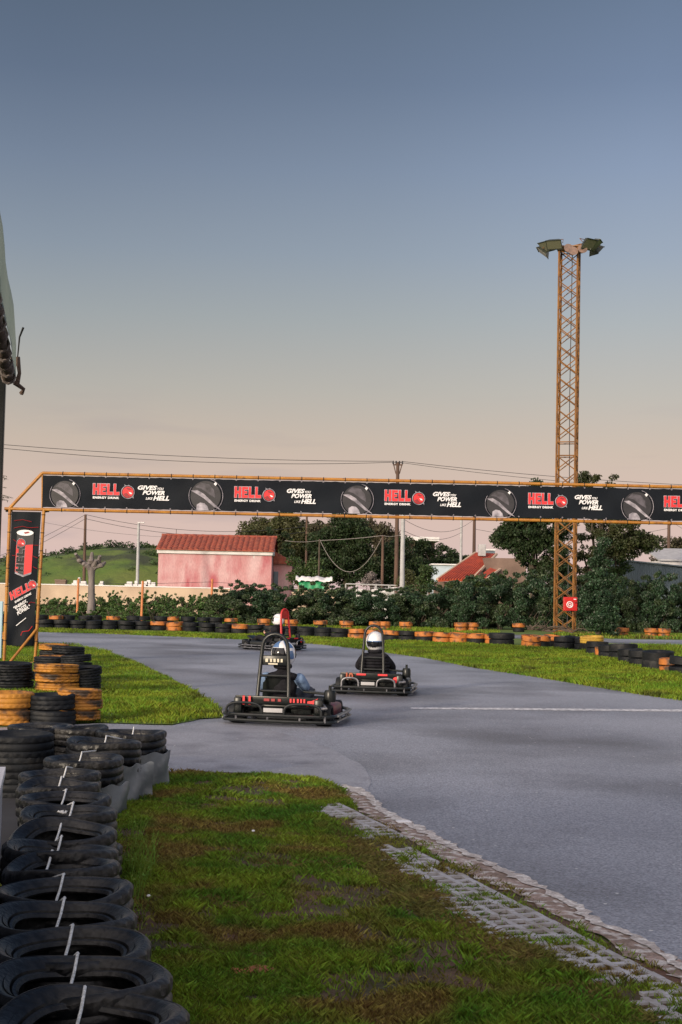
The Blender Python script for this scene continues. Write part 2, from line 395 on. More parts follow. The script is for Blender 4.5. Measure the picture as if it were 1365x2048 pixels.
# ================================================================ ground, track, grass
def flat(name, pts, z, m, kind='structure', jag=0.0, sub=0.0):
    """flat polygon sheet from world XY points; optional jagged outline"""
    p2 = []
    n = len(pts)
    for i in range(n):
        a = Vector(pts[i][:2]); b = Vector(pts[(i + 1) % n][:2])
        k = max(1, int((b - a).length / sub)) if sub else 1
        k = min(k, 160)
        for j in range(k):
            q = a.lerp(b, j / k)
            if jag and j:
                q += Vector((random.uniform(-jag, jag), random.uniform(-jag, jag)))
            p2.append(q)
    bm = bmesh.new()
    vs_ = [bm.verts.new((p.x, p.y, z)) for p in p2]
    f = bm.faces.new(vs_)
    if f.normal.z < 0: f.normal_flip()
    f.normal_update()
    bmesh.ops.triangulate(bm, faces=bm.faces[:])
    for f in bm.faces:
        f.normal_update()
        if f.normal.z < 0: f.normal_flip()
    me = bpy.data.meshes.new(name); bm.to_mesh(me); bm.free(); me.materials.append(m)
    o = bpy.data.objects.new(name, me); col.objects.link(o); o['kind'] = kind
    return o
def pp(*l): return [P(x, y).xy for x, y in l]
g = MB(); S = 3000
g.add([(-S, -S, 0), (S, -S, 0), (S, S, 0), (-S, S, 0)], [(0, 1, 2, 3)])
ground = struct(g.build('ground', m_field))
# race track: near part, sweeping left round the bend
track_px = [(-260, 1258), (75, 1263), (200, 1266), (440, 1276), (530, 1280), (640, 1288), (720, 1297), (850, 1315), (950, 1335), (1100, 1358),
            (1200, 1375), (1290, 1390), (1365, 1401)]
track = pp(*track_px) + [(14, 17), (16, 0), (12, -8), (3.2, -8), (2.6, 2)] + pp((1365, 1958), (1180, 1860), (1040, 1780), (900, 1702), (790, 1650), (722, 1600), (640, 1566), (560, 1556)) \
    + pp((450, 1552), (345, 1553), (150, 1570)) + pp((-120, 1560), (-200, 1470), (60, 1452), (200, 1448), (345, 1452), (400, 1440), (444, 1438), (440, 1420), (400, 1392), (350, 1363), (280, 1329), (215, 1304), (150, 1292), (60, 1284), (-260, 1282))
road = flat('track', track, .006, m_asphalt, jag=.035, sub=.25)
# concrete apron crossing to the pits
apron = pp((-150, 1560), (-150, 1462), (200, 1452), (345, 1456), (440, 1446), (520, 1456), (600, 1478), (672, 1503), (722, 1530), (742, 1560), (738, 1600), (700, 1586), (640, 1562), (560, 1552), (450, 1549), (345, 1551))
flat('concrete_apron', apron, .010, m_conc, jag=.02, sub=.3)
# second track behind the barrier on the right
t2 = [at(1008, 1272, 1), ]
t2 = [P(985, 1276).xy, P(1100, 1279).xy, P(1225, 1288).xy, P(1500, 1293).xy, P(1700, 1290).xy, P(1500, 1283).xy, P(1225, 1278.5).xy, P(1100, 1271).xy, P(985, 1269).xy]
flat('back_track', t2, .006, m_asphalt)
# start line
sl = [P(820, 1416).xy, P(1420, 1421).xy, P(1420, 1425.5).xy, P(822, 1419.5).xy]
flat('start_line', sl, .0105, m_line, jag=.02, sub=.15)
# foreground lawn soil
lawn_px = [(-120, 1575), (60, 1575), (240, 1565), (345, 1549), (450, 1547), (560, 1552), (640, 1563), (700, 1590), (740, 1620), (790, 1655), (900, 1710), (1040, 1788), (1180, 1868), (1365, 1965)]
lawn = pp(*lawn_px) + [(2.45, 2), (3.0, -8), (-4, -8), (-4, 8)]
flat('lawn_soil', lawn, .012, m_soil, jag=.03, sub=.2)
# crumbling concrete border between lawn and asphalt
bd_out = [(690, 1574), (726, 1584), (744, 1600), (765, 1622), (800, 1641), (850, 1664), (910, 1697), (960, 1722), (1010, 1745), (1060, 1767), (1100, 1790), (1150, 1816), (1200, 1850), (1260, 1876), (1310, 1901), (1365, 1937), (1460, 1992)]
bd_in = [(1460, 2030), (1365, 1978), (1300, 1938), (1240, 1908), (1170, 1868), (1100, 1830), (1050, 1805), (1000, 1780), (950, 1756), (900, 1730), (850, 1702), (800, 1672), (760, 1650), (715, 1620), (680, 1596), (650, 1580)]
random.seed(3)
flat('crumbled_edging', pp(*bd_out) + pp(*bd_in), .018, m_edge, jag=.045, sub=.06)
flat('painted_shade_ground', pp((-300, 1478), (40, 1478), (75, 1560), (75, 1650), (60, 1750), (40, 1900), (40, 2150), (-900, 2150)), .017, m_shade_ground)  # dark sheet paints the shade between tyre row and board barrier
# a smashed flat bit of litter / drain plate on the edging
random.seed(4)
mid_e = [(a - 13 - 6 * math.sin(i * 1.7), b + 4 + 3 * math.sin(i * 2.3)) for i, (a, b) in enumerate(bd_out)]
flat('crumbled_edging', pp(*[(a + 3, b) for a, b in bd_out]) + pp(*mid_e[::-1]), .024, m_edge2, jag=.03, sub=.05)
# grass block pavers : lattice of concrete ribs
dirv = (P(1365, 1985).xy - P(800, 1690).xy).normalized(); nrm2 = Vector((-dirv.y, dirv.x))
if nrm2.x > 0: nrm2 = -nrm2
pav_poly = pp((670, 1606), (735, 1632), (800, 1674), (900, 1731), (1000, 1783), (1100, 1832), (1240, 1910), (1365, 1980), (1460, 2034), (1470, 2160), (1330, 2060), (1200, 1972), (1075, 1905), (965, 1858), (850, 1775), (770, 1710), (700, 1670), (640, 1628))
cell = .115; rib = .037; pv = MB(); org = P(1000, 1820).xy
for i in range(-60, 50):
    for j in range(-18, 18):
        c = org + dirv * (i * cell) + nrm2 * (j * cell)
        nz_ = float(vnoise(np.array([c.x]), np.array([c.y]), .45, 5)[0])
        if not inpoly(np.array([c.x]), np.array([c.y]), pav_poly)[0]: continue
        if nz_ < .20 + .22 * min(max((c.y - 8.8) / 1.6, 0), 1): continue
        a = math.atan2(dirv.y, dirv.x)
        hz = random.uniform(.024, .030)
        pv.box((c.x, c.y, hz / 2), (cell - .004, rib, hz), rz=a)
        if random.random() < .96:
            cc = c + nrm2 * (cell / 2)
            pv.box((cc.x, cc.y, hz / 2 - .001), (rib, cell - rib - .002, hz), rz=a)
struct(pv.build('grass_pavers', m_paver))

CAMXY = (0, 0)
def blades(name, label_kind, poly, n, h, w, m, seed=1, dens=None, z0=.012, clump=.16, lean=.6, nearbias=0, hvar=1.0):
    r = np.random.default_rng(seed)
    A = np.array([[p[0], p[1]] for p in poly]); lo, hi = A.min(0), A.max(0)
    X = np.empty(0); Y = np.empty(0)
    tries = 0
    while len(X) < n and tries < 60:
        x = r.uniform(lo[0], hi[0], n * 2); y = r.uniform(lo[1], hi[1], n * 2)
        k = inpoly(x, y, A); x, y = x[k], y[k]
        if nearbias:
            k = r.random(len(x)) < np.clip((nearbias / np.maximum(y, .1)) ** 1.6, 0, 1); x, y = x[k], y[k]
        if dens is not None:
            k = r.random(len(x)) < dens(x, y); x, y = x[k], y[k]
        X = np.concatenate([X, x]); Y = np.concatenate([Y, y]); tries += 1
    X, Y = X[:n], Y[:n]; n = len(X)
    cl_ = vnoise(X, Y, clump, seed) * .6 + vnoise(X, Y, clump * 3.1, seed + 1) * .4
    H = h * (.35 + 1.3 * np.clip(cl_, 0, 1) ** 1.5 * hvar) * r.uniform(.6, 1.25, n)
    if name != 'x' and dens is not None:
        inp = inpoly(X, Y, pav_poly) | inpoly(X, Y, gap_poly); H = np.where(inp, np.minimum(H * .75, .045), H)
    W = w * r.uniform(.6, 1.3, n)
    a = r.uniform(0, 2 * PI, n); la = r.uniform(0, 2 * PI, n); ll = H * r.uniform(.1, lean, n)
    ca, sa = np.cos(a) * W / 2, np.sin(a) * W / 2
    tx, ty = X + np.cos(la) * ll, Y + np.sin(la) * ll
    V = np.stack([np.stack([X - ca, Y - sa, np.full(n, z0)], 1), np.stack([X + ca, Y + sa, np.full(n, z0)], 1),
                  np.stack([X + ca * .7 + (tx - X) * .35, Y + sa * .7 + (ty - Y) * .35, z0 + H * .6], 1),
                  np.stack([tx, ty, z0 + H * .98], 1)], 1).reshape(-1, 3)
    F = np.arange(n * 4, dtype=np.int32).reshape(-1, 4)
    me = fast_mesh(name, V, F, m)
    o = link(name, me); o['kind'] = 'stuff'; o['label'] = label_kind; o['category'] = 'grass'
    return o
lawn_vis = pp(*lawn_px[2:]) + pp((1500, 2040)) + [(2.3, 3.6), (-1.0, 3.6), (-2.0, 8)]
# bare dirt strip along the pavers and some bare patches
strip = pp((700, 1640), (780, 1700), (860, 1775), (985, 1860), (1090, 1905), (1200, 1972), (1330, 2060), (1200, 2060), (1060, 1985), (930, 1900), (850, 1850), (760, 1770), (640, 1650))
gap_poly = pp(*[(a - 6, b - 2) for a, b in bd_out]) + pp((1470, 2060), (1365, 1985), (1240, 1915), (1100, 1838), (1000, 1790), (900, 1738), (800, 1682), (720, 1628), (690, 1590))
def lawn_dens(x, y):
    v = vnoise(x, y, .5, 21) * .55 + vnoise(x, y, .17, 22) * .45
    d = np.clip((v - .30) * 5, .06, 1)
    s = inpoly(x, y, strip); d = np.where(s, d * np.clip((vnoise(x, y, .3, 9) - .35) * 2.4, .12, .8), d)
    gp_ = inpoly(x, y, gap_poly); d = np.where(gp_, np.clip((vnoise(x, y, .22, 14) - .55) * 1.0, .01, .2), d)
    p = inpoly(x, y, pav_poly); d = np.where(p, np.clip((vnoise(x, y, .2, 4) - .38) * 1.3, .03, .42), d)
    return d
blades('grass', 'short trodden green grass of the near lawn beside the tyre row', lawn_vis, 300000, .036, .005, m_grass, 2, lawn_dens, nearbias=7, clump=.11, lean=1.2, hvar=1.25)
blades('ground_cover', 'low broad leaved clover and weeds in the near lawn', lawn_vis, 60000, .022, .018, m_grass, 5, lawn_dens, nearbias=7, clump=.2, lean=2.0)
def dry_dens(x, y):
    v = vnoise(x, y, .42, 31) * .6 + vnoise(x, y, .16, 32) * .4
    d = np.clip((v - .56) * 5, 0, 1) * .4
    s = inpoly(x, y, strip); return np.where(s, .8, d) * np.where(inpoly(x, y, pav_poly), .25, 1)
blades('dry_grass', 'dry straw coloured grass in the bare patches of the near lawn', lawn_vis, 30000, .028, .006, m_grass_dry, 7, dry_dens, nearbias=8, lean=2.2)
mid_px = [(60, 1286), (150, 1291), (215, 1304), (280, 1329), (350, 1363), (400, 1392), (440, 1420), (447, 1437), (400, 1439), (345, 1451), (200, 1447), (-100, 1455), (-200, 1285)]
mid = pp(*mid_px)
flat('verge_turf', mid, .014, m_field, jag=.05, sub=.3)
blades('grass', 'bright mown grass verge behind the orange tyre stacks', mid, 80000, .07, .013, m_grass_far, 12, None, z0=.014, clump=.55, nearbias=20, lean=.9)
far_px = [(-260, 1254), (75, 1258), (440, 1268), (640, 1276), (800, 1284), (1020, 1292), (1170, 1305), (1300, 1338), (1365, 1352), (1600, 1400), (1600, 1450), (1365, 1403), (1290, 1392), (1200, 1377), (1100, 1360), (950, 1337), (850, 1317), (720, 1299),
          (640, 1290), (530, 1282), (440, 1278), (200, 1268), (75, 1265), (-260, 1260)]
blades('grass', 'bright grass verge between the track and the far tyre barrier', pp(*far_px), 110000, .09, .022, m_grass_far, 13, None, z0=.002, clump=.7, nearbias=24, lean=.9)
back_px = [(-260, 1240), (75, 1243), (440, 1252), (640, 1260), (800, 1265), (1000, 1270), (1000, 1262), (640, 1250), (75, 1236)]
blades('grass', 'strip of grass between the two far tyre rows', pp(*back_px), 20000, .14, .04, m_grass_far, 14, None, z0=.002, clump=1.0)
bk2 = [(1180, 1288), (1225, 1290), (1500, 1296), (1700, 1350), (1400, 1350), (1200, 1312), (1160, 1300)]
blades('grass', 'grass between the back track and the tyre wall on the right', pp(*bk2), 24000, .12, .03, m_grass_far, 15, None, z0=.002, clump=.9)
bk3 = [(1150, 1268), (1700, 1275), (1700, 1284), (1225, 1277), (1100, 1270)]
blades('grass', 'grass beyond the back track under the hedge', pp(*bk3), 16000, .16, .05, m_grass, 16, None, z0=.002, clump=.9)

# ================================================================ foliage tools
def leaf_cloud(centres, radii, n, size, seed=0, flat_=.7, leaf_ar=.55):
    """n leaf quads scattered about cluster centres (arrays (k,3),(k,))"""
    r = np.random.default_rng(seed); C = np.asarray(centres, float); Rr = np.asarray(radii, float)
    wgt = Rr ** 2; idx = r.choice(len(C), n, p=wgt / wgt.sum())
    d = r.normal(size=(n, 3)); d /= np.linalg.norm(d, axis=1)[:, None]
    rad = Rr[idx] * r.uniform(0, 1, n) ** .45
    p = C[idx] + d * rad[:, None] * np.array([1, 1, flat_])
    u = r.normal(size=(n, 3)); u /= np.linalg.norm(u, axis=1)[:, None]
    v = np.cross(u, r.normal(size=(n, 3))); v /= np.linalg.norm(v, axis=1)[:, None]
    s = size * r.uniform(.6, 1.4, n)[:, None]
    a = p - u * s * .5; b = p + v * s * leaf_ar * .5; c = p + u * s * .5; e = p - v * s * leaf_ar * .5
    V = np.stack([a, b, c, e], 1).reshape(-1, 3)
    return V
def crown_clusters(blobs, k, seed, rmin, rmax, shell=.55):
    """cluster centres over ellipsoid blobs [(cx,cy,cz,rx,ry,rz)]"""
    r = np.random.default_rng(seed); cs = []; rs = []
    vol = np.array([b[3] * b[4] * b[5] for b in blobs]) ** .75; vol /= vol.sum()
    for i in range(k):
        b = blobs[r.choice(len(blobs), p=vol)]
        d = r.normal(size=3); d /= np.linalg.norm(d); q = r.uniform(shell, 1.0)
        cs.append([b[0] + d[0] * b[3] * q, b[1] + d[1] * b[4] * q, b[2] + d[2] * b[5] * q]); rs.append(r.uniform(rmin, rmax))
    return np.array(cs), np.array(rs)
def tree(name, label, cat, base, blobs, leafm, k, n, leaf, rmin, rmax, seed, trunk_r=.18, barkm=None, trunk_h=None, group=None, shell=.5, limbs=7):
    root = empty(name, base, label, cat, group=group)
    cs, rs = crown_clusters(blobs, k, seed, rmin, rmax, shell)
    cs[:, 2] = np.maximum(cs[:, 2], rs * .6)
    V = leaf_cloud(cs, rs, n, leaf, seed)
    V[:, 2] = np.maximum(V[:, 2], .02)
    me = fast_mesh('crown', V, np.arange(len(V)).reshape(-1, 4), leafm)
    link('crown', me, root)
    rr = random.Random(seed); t = MB()
    top = max(b[2] for b in blobs); th = trunk_h or top * .75
    xm = sum(b[0] for b in blobs) / len(blobs) * .5
    pts = [(xm * q * q + rr.uniform(-.06, .06) * th * q, rr.uniform(-.04, .04) * th * q, th * q) for q in (0, .15, .35, .6, .8, 1)]
    t.tube(pts, [trunk_r * 1.35, trunk_r, trunk_r * .85, trunk_r * .6, trunk_r * .4, trunk_r * .2], 8)
    for i in range(limbs):
        c = cs[rr.randrange(len(cs))]; s = pts[rr.choice([2, 3, 3, 4])]
        mid_ = [(s[j] * .55 + c[j] * .45) + rr.uniform(-.15, .15) for j in range(3)]
        t.tube([s, mid_, tuple(c)], [trunk_r * .4, trunk_r * .25, trunk_r * .08], 5)
    t.build('trunk', barkm or m_bark, root, smooth=True)
    return root
def weed(base, h, n, seed, label):
    rr = random.Random(seed); s = MB(); V = []
    for i in range(n):
        a = rr.uniform(0, 2 * PI); l = h * rr.uniform(.6, 1); o = l * rr.uniform(.1, .5)
        x0, y0 = rr.uniform(-.05, .05), rr.uniform(-.05, .05)
        pts = [(x0, y0, 0), (x0 + math.cos(a) * o * .35, y0 + math.sin(a) * o * .35, l * .55), (x0 + math.cos(a) * o, y0 + math.sin(a) * o, l)]
        s.tube(pts, [.0022, .0018, .001], 4)
        V.append((pts, l))
    root = empty('weed', base, label, 'weed')
    s.build('stem', m_weed, root)
    lf = MB()
    for pts, l in V:
        for j in range(8):
            q = rr.uniform(.2, 1); p = Vector(pts[1]).lerp(Vector(pts[2]), (q - .55) / .45) if q > .55 else Vector(pts[0]).lerp(Vector(pts[1]), q / .55)
            d = Vector((rr.uniform(-1, 1), rr.uniform(-1, 1), rr.uniform(-.3, .8))).normalized(); w = d.cross(Vector((rr.random(), rr.random(), 1))).normalized()
            k = rr.uniform(.012, .028)
            lf.add([p, p + d * k * .5 + w * k * .22, p + d * k, p + d * k * .5 - w * k * .22], [(0, 1, 2, 3)])
    lf.build('leaf', m_weed, root)['kind'] = 'stuff'
    return root

# ================================================================ tyres
def tyre_mesh(name, m, seg=96, r=.29, w=.2, hole=.175, groove=True, chev=False, oval=1.0, warp=0, seed=0):
    rr = random.Random(seed)
    h = w / 2
    prof = []  # (radius, z) going round outside then inside, closed
    treadz = np.linspace(-h * .78, h * .78, 11)
    prof += [(hole, -h * .55), (hole + .012, -h * .78), (r * .78, -h * .98), (r * .9, -h * .96), (r * .965, -h * .88)]
    for z in treadz: prof.append((r, z))
    prof += [(r * .975, h * .86), (r * .945, h * .93), (r * .915, h * .96), (r * .905, h * .935), (r * .88, h * .94), (r * .83, h * .88), (r * .79, h * .78), (r * .78, h * .81), (r * .72, h * .66), (hole + .024, h * .52), (hole + .018, h * .59), (hole + .008, h * .57), (hole, h * .44), (hole + .008, h * .34),
             (r * .84, h * .5), (r * .91, h * .25), (r * .91, -h * .3), (r * .86, -h * .62), (hole + .008, -h * .5)]
    t0, t1 = 5, 16
    def mod(j, i, rad, z):
        if groove and t0 <= i < t1:
            k = i - t0
            if k in (3, 7): rad -= .010
            if chev:
                if (j + abs(k - 5)) % 5 == 0: rad -= .011
            elif k in (0, 1, 9, 10) and j % 4 == 0: rad -= .009
        a = 2 * PI * j / seg
        z += warp * (math.sin(2 * a + seed) * (rad / r) ** 2 + .5 * math.sin(3 * a + seed * 2))
        return rad * (1 + .02 * math.sin(2 * a + seed) + .008 * math.sin(5 * a + seed)), z
    b = MB(); b.lathe(prof, seg, mod=mod)
    return b.mesh(name, m, smooth='auto')
TY = {
    'near': [tyre_mesh('tyre', m_rubber, 96, .275, .2, .172, warp=w_, seed=s_) for s_, w_ in ((0, .004), (1, .009), (2, .006), (3, .012), (4, .016))],
    'black': [tyre_mesh('tyre', m_rubber2, 80, .3, .2, .18, chev=c_, seed=s_ + 5) for s_, c_ in ((0, 0), (1, 1))],
    'orange': [tyre_mesh('tyre', m_orange, 100, .3, .19, .18, chev=c_, seed=s_ + 9) for s_, c_ in ((0, 1), (1, 0))],
    'far_o': [tyre_mesh('tyre', m_orange_far, 24, .33, .2, .2, groove=False, seed=s_) for s_ in range(2)],
    'far_b': [tyre_mesh('tyre', m_rubber2, 24, .33, .2, .2, groove=False, seed=s_ + 3) for s_ in range(2)],
    'yellow': [tyre_mesh('tyre', m_yellow, 40, .33, .2, .2, seed=3)],
}
n_ty = 0
def tyre(kind, x, y, z, label, group, sc=(1, 1, 1), rz=None, tilt=(0, 0), var=None):
    global n_ty
    ms = TY[kind]; me = ms[(n_ty if var is None else var) % len(ms)]; n_ty += 1
    o = link('tyre', me); o.location = (x, y, z); o.scale = sc
    o.rotation_euler = (tilt[0], tilt[1], random.uniform(0, 6.28) if rz is None else rz)
    return tag(o, label, 'tyre', group)

# roped row beside the lawn (centre px, py of the top face) -> world, tops at ~0.43
random.seed(21)
near = [(262, 1462), (208, 1480), (168, 1514), (120, 1545), (118, 1566), (130, 1593), (138, 1620), (128, 1660), (120, 1692), (125, 1724), (128, 1775), (125, 1826), (142, 1886), (158, 1948), (180, 2022), (205, 2115)]
nn = len(near); rope_pts = []
RD = Vector((-.2, 1)).normalized()
GN = 'black tyres of the roped row'
centres = []
look = {0: 'front end of', }
for i, (px, py) in enumerate(near):
    top = .43 + (.05 if i in (0, 1) else 0)
    p = P(px, py, top); k = nn - i   # k = order from the camera
    wdt = 1.13 if i < 3 else (1.04 if i < 10 else 1.1 if i < 13 else 1.17)
    if i in (7, 8): wdt = 1.08
    nt_ = 2
    tl = (R(random.uniform(-2, 2)), R(random.uniform(-2, 2)))
    if i == 7: tl = (R(5), R(-3))
    if i == 8: tl = (R(-4), R(3))
    if i > 10: tl = (R(random.uniform(-1, 2.5)), R(random.uniform(-2, 0)))
    centres.append((p.x, p.y, top, tl))
    for q in range(nt_):
        z = top - .1 - (nt_ - 1 - q) * .2
        if q == 0: z = max(z, .105)
        lab = ('top black tyre of the %s stack from the camera in the roped row' if q == nt_ - 1 else 'bottom black tyre of the %s stack from the camera in the roped row') % ORD[k - 1]
        jx, jy = (random.uniform(-.025, .035), random.uniform(-.02, .02)) if q == 0 else (0, 0)
        var = 4 if i == 7 and q else (3 if i in (8, 13) and q else None)
        a_row = math.atan2(RD.x, RD.y)
        # slightly squeezed along the row: a parent-free non-uniform scale, axis x across the row
        o = tyre('near', p.x + jx, p.y + jy, z, lab, GN, (wdt, .97 if i > 2 else 1.1, 1.03 if q else 1), rz=-a_row, tilt=tl if q else (0, 0), var=var)
# white rope threading over the near rims
rp = []
for i, (x, y, t, tl) in enumerate(centres):
    ox = {0: .03, 1: .02, 2: -.02, 3: .04, 4: .01, 5: 0, 6: .02, 7: -.02, 8: .0, 9: -.06, 10: -.01, 11: 0, 12: .0, 13: -.01, 14: -.02}.get(i, 0)
    r_ = .25
    b = Vector((x + ox - .2 * .2, y, t))
    rp += [(b.x, y + r_ * 1.06, t + .004), (b.x + .003, y + r_ * .9, t + .010), (b.x + .008, y + r_ * .7, t - .005), (b.x + .014, y + .10, t - .03), (b.x + .018, y - .0, t - .06), (b.x + .02, y - .12, t - .11),
           (b.x + .024, y - .2, t - .12), (b.x + .026, y - .235, t - .06)]
rb = MB()
rb.tube(rp, .0065, 6)
rope = rb.build('rope', m_rope, smooth=True); tag(rope, 'white rope threaded over the rims of the black tyre row', 'rope')
kn = MB(); x, y, t, tl = centres[6]
for j in range(2): kn.tube([(x - .01 + math.cos(a) * .016 + j * .018, y - .2 + math.sin(a) * .012, t + .018 + .006 * math.sin(a * 2 + j)) for a in np.linspace(0, 2 * PI, 9)[:-1]], .006, 5, closed=True)
kn.build('knot', m_rope, rope, smooth=True)

# stacks at the far-left of the row
for (px, py, k, nm, r_) in ((34, 1470, 3, 'wide black tyre stack at the left end of the pit barrier', 1.0), (82, 1450, 3, 'black tyre stack second from the left in the pit barrier', 1.05), (-70, 1455, 3, 'black tyre stack at the very left', 1.0), (160, 1453, 3, 'black tyre stack half hidden behind the roped row', .9)):
    p = P(px, py, .5)
    for q in range(k):
        tyre('near' if px != 34 else 'black', p.x, p.y, .09 + q * .165, '%s tyre of the %s' % (['bottom', 'middle', 'top'][q], nm), 'black tyres of the pit barrier', (r_, r_, .82 if px != 34 else 1.0), var=0 if px == 34 else None)
# orange / black stacks behind
def stack(kinds, px, pyb, what, group, dz=.185, sc=1.0, jitter=.02, tilt=0):
    p = P(px, pyb)
    for q, kd in enumerate(kinds):
        colr = {'orange': 'orange', 'far_o': 'orange', 'black': 'black', 'far_b': 'black', 'near': 'black', 'yellow': 'yellow'}[kd]
        pos = ['bottom', 'second', 'third', 'fourth'][q] if q < len(kinds) - 1 else 'top'
        if len(kinds) == 1: pos = 'single'
        tyre(kd, p.x + random.uniform(-jitter, jitter), p.y + random.uniform(-jitter, jitter), .1 * sc + q * dz * sc, '%s %s tyre of %s' % (pos, colr, what), group, (sc, sc, sc * dz / .2), tilt=(R(random.uniform(-tilt, tilt)), R(random.uniform(-tilt, tilt))))
GP = 'tyres stacked by the gantry leg'
def stk(kinds, px, pyc, d, what, sc=1.0, dz=.185, tilt=1.5):
    # px at depth d, standing on the ground
    X = at(px, pyc, d).x
    for q, kd in enumerate(kinds):
        colr = {'orange': 'orange', 'black': 'black', 'far_o': 'orange', 'far_b': 'black', 'yellow': 'yellow'}[kd]
        pos = ['bottom', 'second', 'third', 'fourth'][q] if q < len(kinds) - 1 else 'top'
        tyre(kd, X + random.uniform(-.02, .02), d + random.uniform(-.02, .02), .1 * sc + q * dz * sc, '%s %s tyre of %s' % (pos, colr, what), GP, (sc, sc, sc * dz / .2), tilt=(R(random.uniform(-tilt, tilt)), R(random.uniform(-tilt, tilt))))
stk(['orange', 'orange'], 16, 1420, 17.6, 'the orange stack at the left edge of the photo', 1.03, .2)
stk(['black', 'black'], 101, 1420, 17.7, 'the black stack between two orange stacks', 1.0, .19)
stk(['orange', 'orange', 'orange'], 157, 1420, 18.1, 'the orange stack with chevron treads right of the black one', .98, .135)
stk(['orange', 'orange', 'orange'], 113, 1400, 22.6, 'the wide orange stack in front of the gantry leg', 1.2, .12)
stk(['black', 'black', 'black'], 22, 1400, 22.8, 'the black stack beside the gantry leg at the left edge', 1.15, .125)
stk(['black', 'black', 'black'], 172, 1400, 22.8, 'the leaning black stack right of the wide orange one', .85, .16, 9)
stk(['black', 'orange', 'black'], 104, 1350, 25.2, 'the mixed stack behind the wide orange stack', 1.1, .125)
stk(['black', 'black', 'black', 'black'], 152, 1350, 24.6, 'the tall black stack behind the leaning one', .9, .14, 4)
stk(['black', 'orange'], 112, 1330, 27.6, 'the faded orange stack beyond the gantry foot', 1.15, .14)
stk(['black', 'black', 'black'], 136, 1330, 28.6, 'the dark stack beyond the faded orange one', 1.1, .14)
stk(['orange', 'black', 'orange'], 108, 1310, 30.6, 'the orange topped stack right behind the gantry foot', 1.1, .125)
stk(['black', 'orange'], 22, 1300, 38, 'the low stack seen under the vertical banner', 1.15, .19)
stk(['black', 'black', 'black'], 48, 1300, 39, 'the black stack seen under the vertical banner', 1.2, .19)

# far front barrier
def interp(px, tab):
    return float(np.interp(px, [a for a, b in tab], [b for a, b in tab]))
tab1 = [(-60, 1255), (80, 1257), (300, 1260), (440, 1265), (620, 1273), (800, 1281), (1020, 1290)]
orange1 = [235, 312, 347, 400, 430, 478, 662, 718, 753, 785, 800, 862, 893, 928, 958, 978]
random.seed(5); x = -40; idx = 0; GB = 'tyres of the far barrier behind the verge'
stx = []
while x < 1012: stx.append(x); x += interp(x, [(-40, 31), (1020, 35)]) * random.uniform(.96, 1.06)
n_st = len(stx)
for i, px in enumerate(stx):
    py = interp(px, tab1)
    o_ = min(abs(px - q) for q in orange1) < 14
    p = P(px, py); c2 = ['far_o' if o_ else 'far_b'] * 2
    if o_ and random.random() < .35: c2[0] = 'far_b'
    if px < 440 and o_ and abs(px - 347) > 12 and abs(px - 312) > 12 and random.random() < .4: c2[1] = 'far_b'
    for q in range(2):
        tyre(c2[q], p.x, p.y + random.uniform(-.05, .05), .09 + .17 * q, '%s %s tyre, %s stack from the left, long barrier beyond the track' % (['bottom', 'top'][q], 'orange' if c2[q] == 'far_o' else 'black', ORD[i]), GB,
             (1.05, 1.05, .86), tilt=(R(random.uniform(-4, 4)) * q, R(random.uniform(-4, 4)) * q))
p = P(1004, 1291)
for q in range(2): tyre('far_b', p.x, p.y, .11 + .21 * q, '%s tyre of the big black stack ending the barrier near the tower' % ['bottom', 'top'][q], GB, (1.3, 1.3, 1.05))
# far back row
tab2 = [(-60, 1246), (112, 1249), (345, 1251), (470, 1254), (640, 1259), (812, 1262), (938, 1263), (1038, 1264), (1245, 1274), (1400, 1277)]
xs = [55, 112, 170, 226, 287, 345, 407, 462, 528, 583, 641, 693, 752, 768, 812, 922, 945, 1038, 1245, 1303, 1328]
GB2 = 'tyres of the rear barrier under the hedge'
for i, px in enumerate(xs):
    p = P(px, interp(px, tab2))
    for q in range(2):
        kd = 'far_o' if ((q == 1 and px < 500 and i % 2 == 1) or (px >= 500 and (q or random.random() < .7))) else 'far_b'
        tyre(kd, p.x, p.y, .1 + .2 * q, '%s %s tyre, %s spaced stack from the left, rear barrier under the bushes' % (['bottom', 'top'][q], 'orange' if kd == 'far_o' else 'black', ORD[i]), GB2,
             ((.92, .92, .95) if q else (.8, .8, .95)) if px >= 500 else (.9, .9, .85))
j = 0
for px in range(-30, 470, 27):
    if min(abs(px - q) for q in xs) < 16: continue
    p = P(px, interp(px, tab2))
    for q in range(2):
        tyre('far_b', p.x, p.y + .2, .1 + .2 * q, '%s tyre, %s plain black stack from the left, rear barrier' % (['bottom', 'top'][q], ORD[j]), GB2, (1.02, 1.02, .98))
    j += 1
# right chain
GR = 'tyres of the short barrier right of the tower'
ch = [(1185, 1301, ['far_b', 'yellow'], 'the yellow topped stack at the tower foot', 1.15), (1196, 1310, ['far_b', 'far_b'], 'the black stack below the yellow topped one', 1.0), (1206, 1313, ['far_o', 'far_o'], 'the small orange stack right of the tower', .7),
      (1222, 1318, ['far_b', 'far_b'], 'the dark stack next to the small orange one', 1.0), (1246, 1322, ['far_b', 'far_b'], 'the wide dark stack in the middle of the short barrier', 1.15), (1262, 1328, ['far_b', 'far_b'], 'the low dark stack in the middle of the short barrier', 1.0),
      (1284, 1332, ['far_b', 'far_b'], 'the black stack left of the two coloured ones', 1.0), (1315, 1340, ['far_b', 'far_b'], 'the dark stack near the right edge', 1.15), (1343, 1345, ['far_o', 'far_o'], 'the orange stack near the right edge', .85), (1368, 1349, ['far_b', 'far_b'], 'the black stack cut by the right edge', 1.0), (1402, 1358, ['far_b', 'far_b'], 'the stack beyond the right edge', 1.0)]
random.seed(8)
for px, py, kd, w_, s_ in ch: stack(kd, px, py, w_, GR, .2, s_, tilt=5)
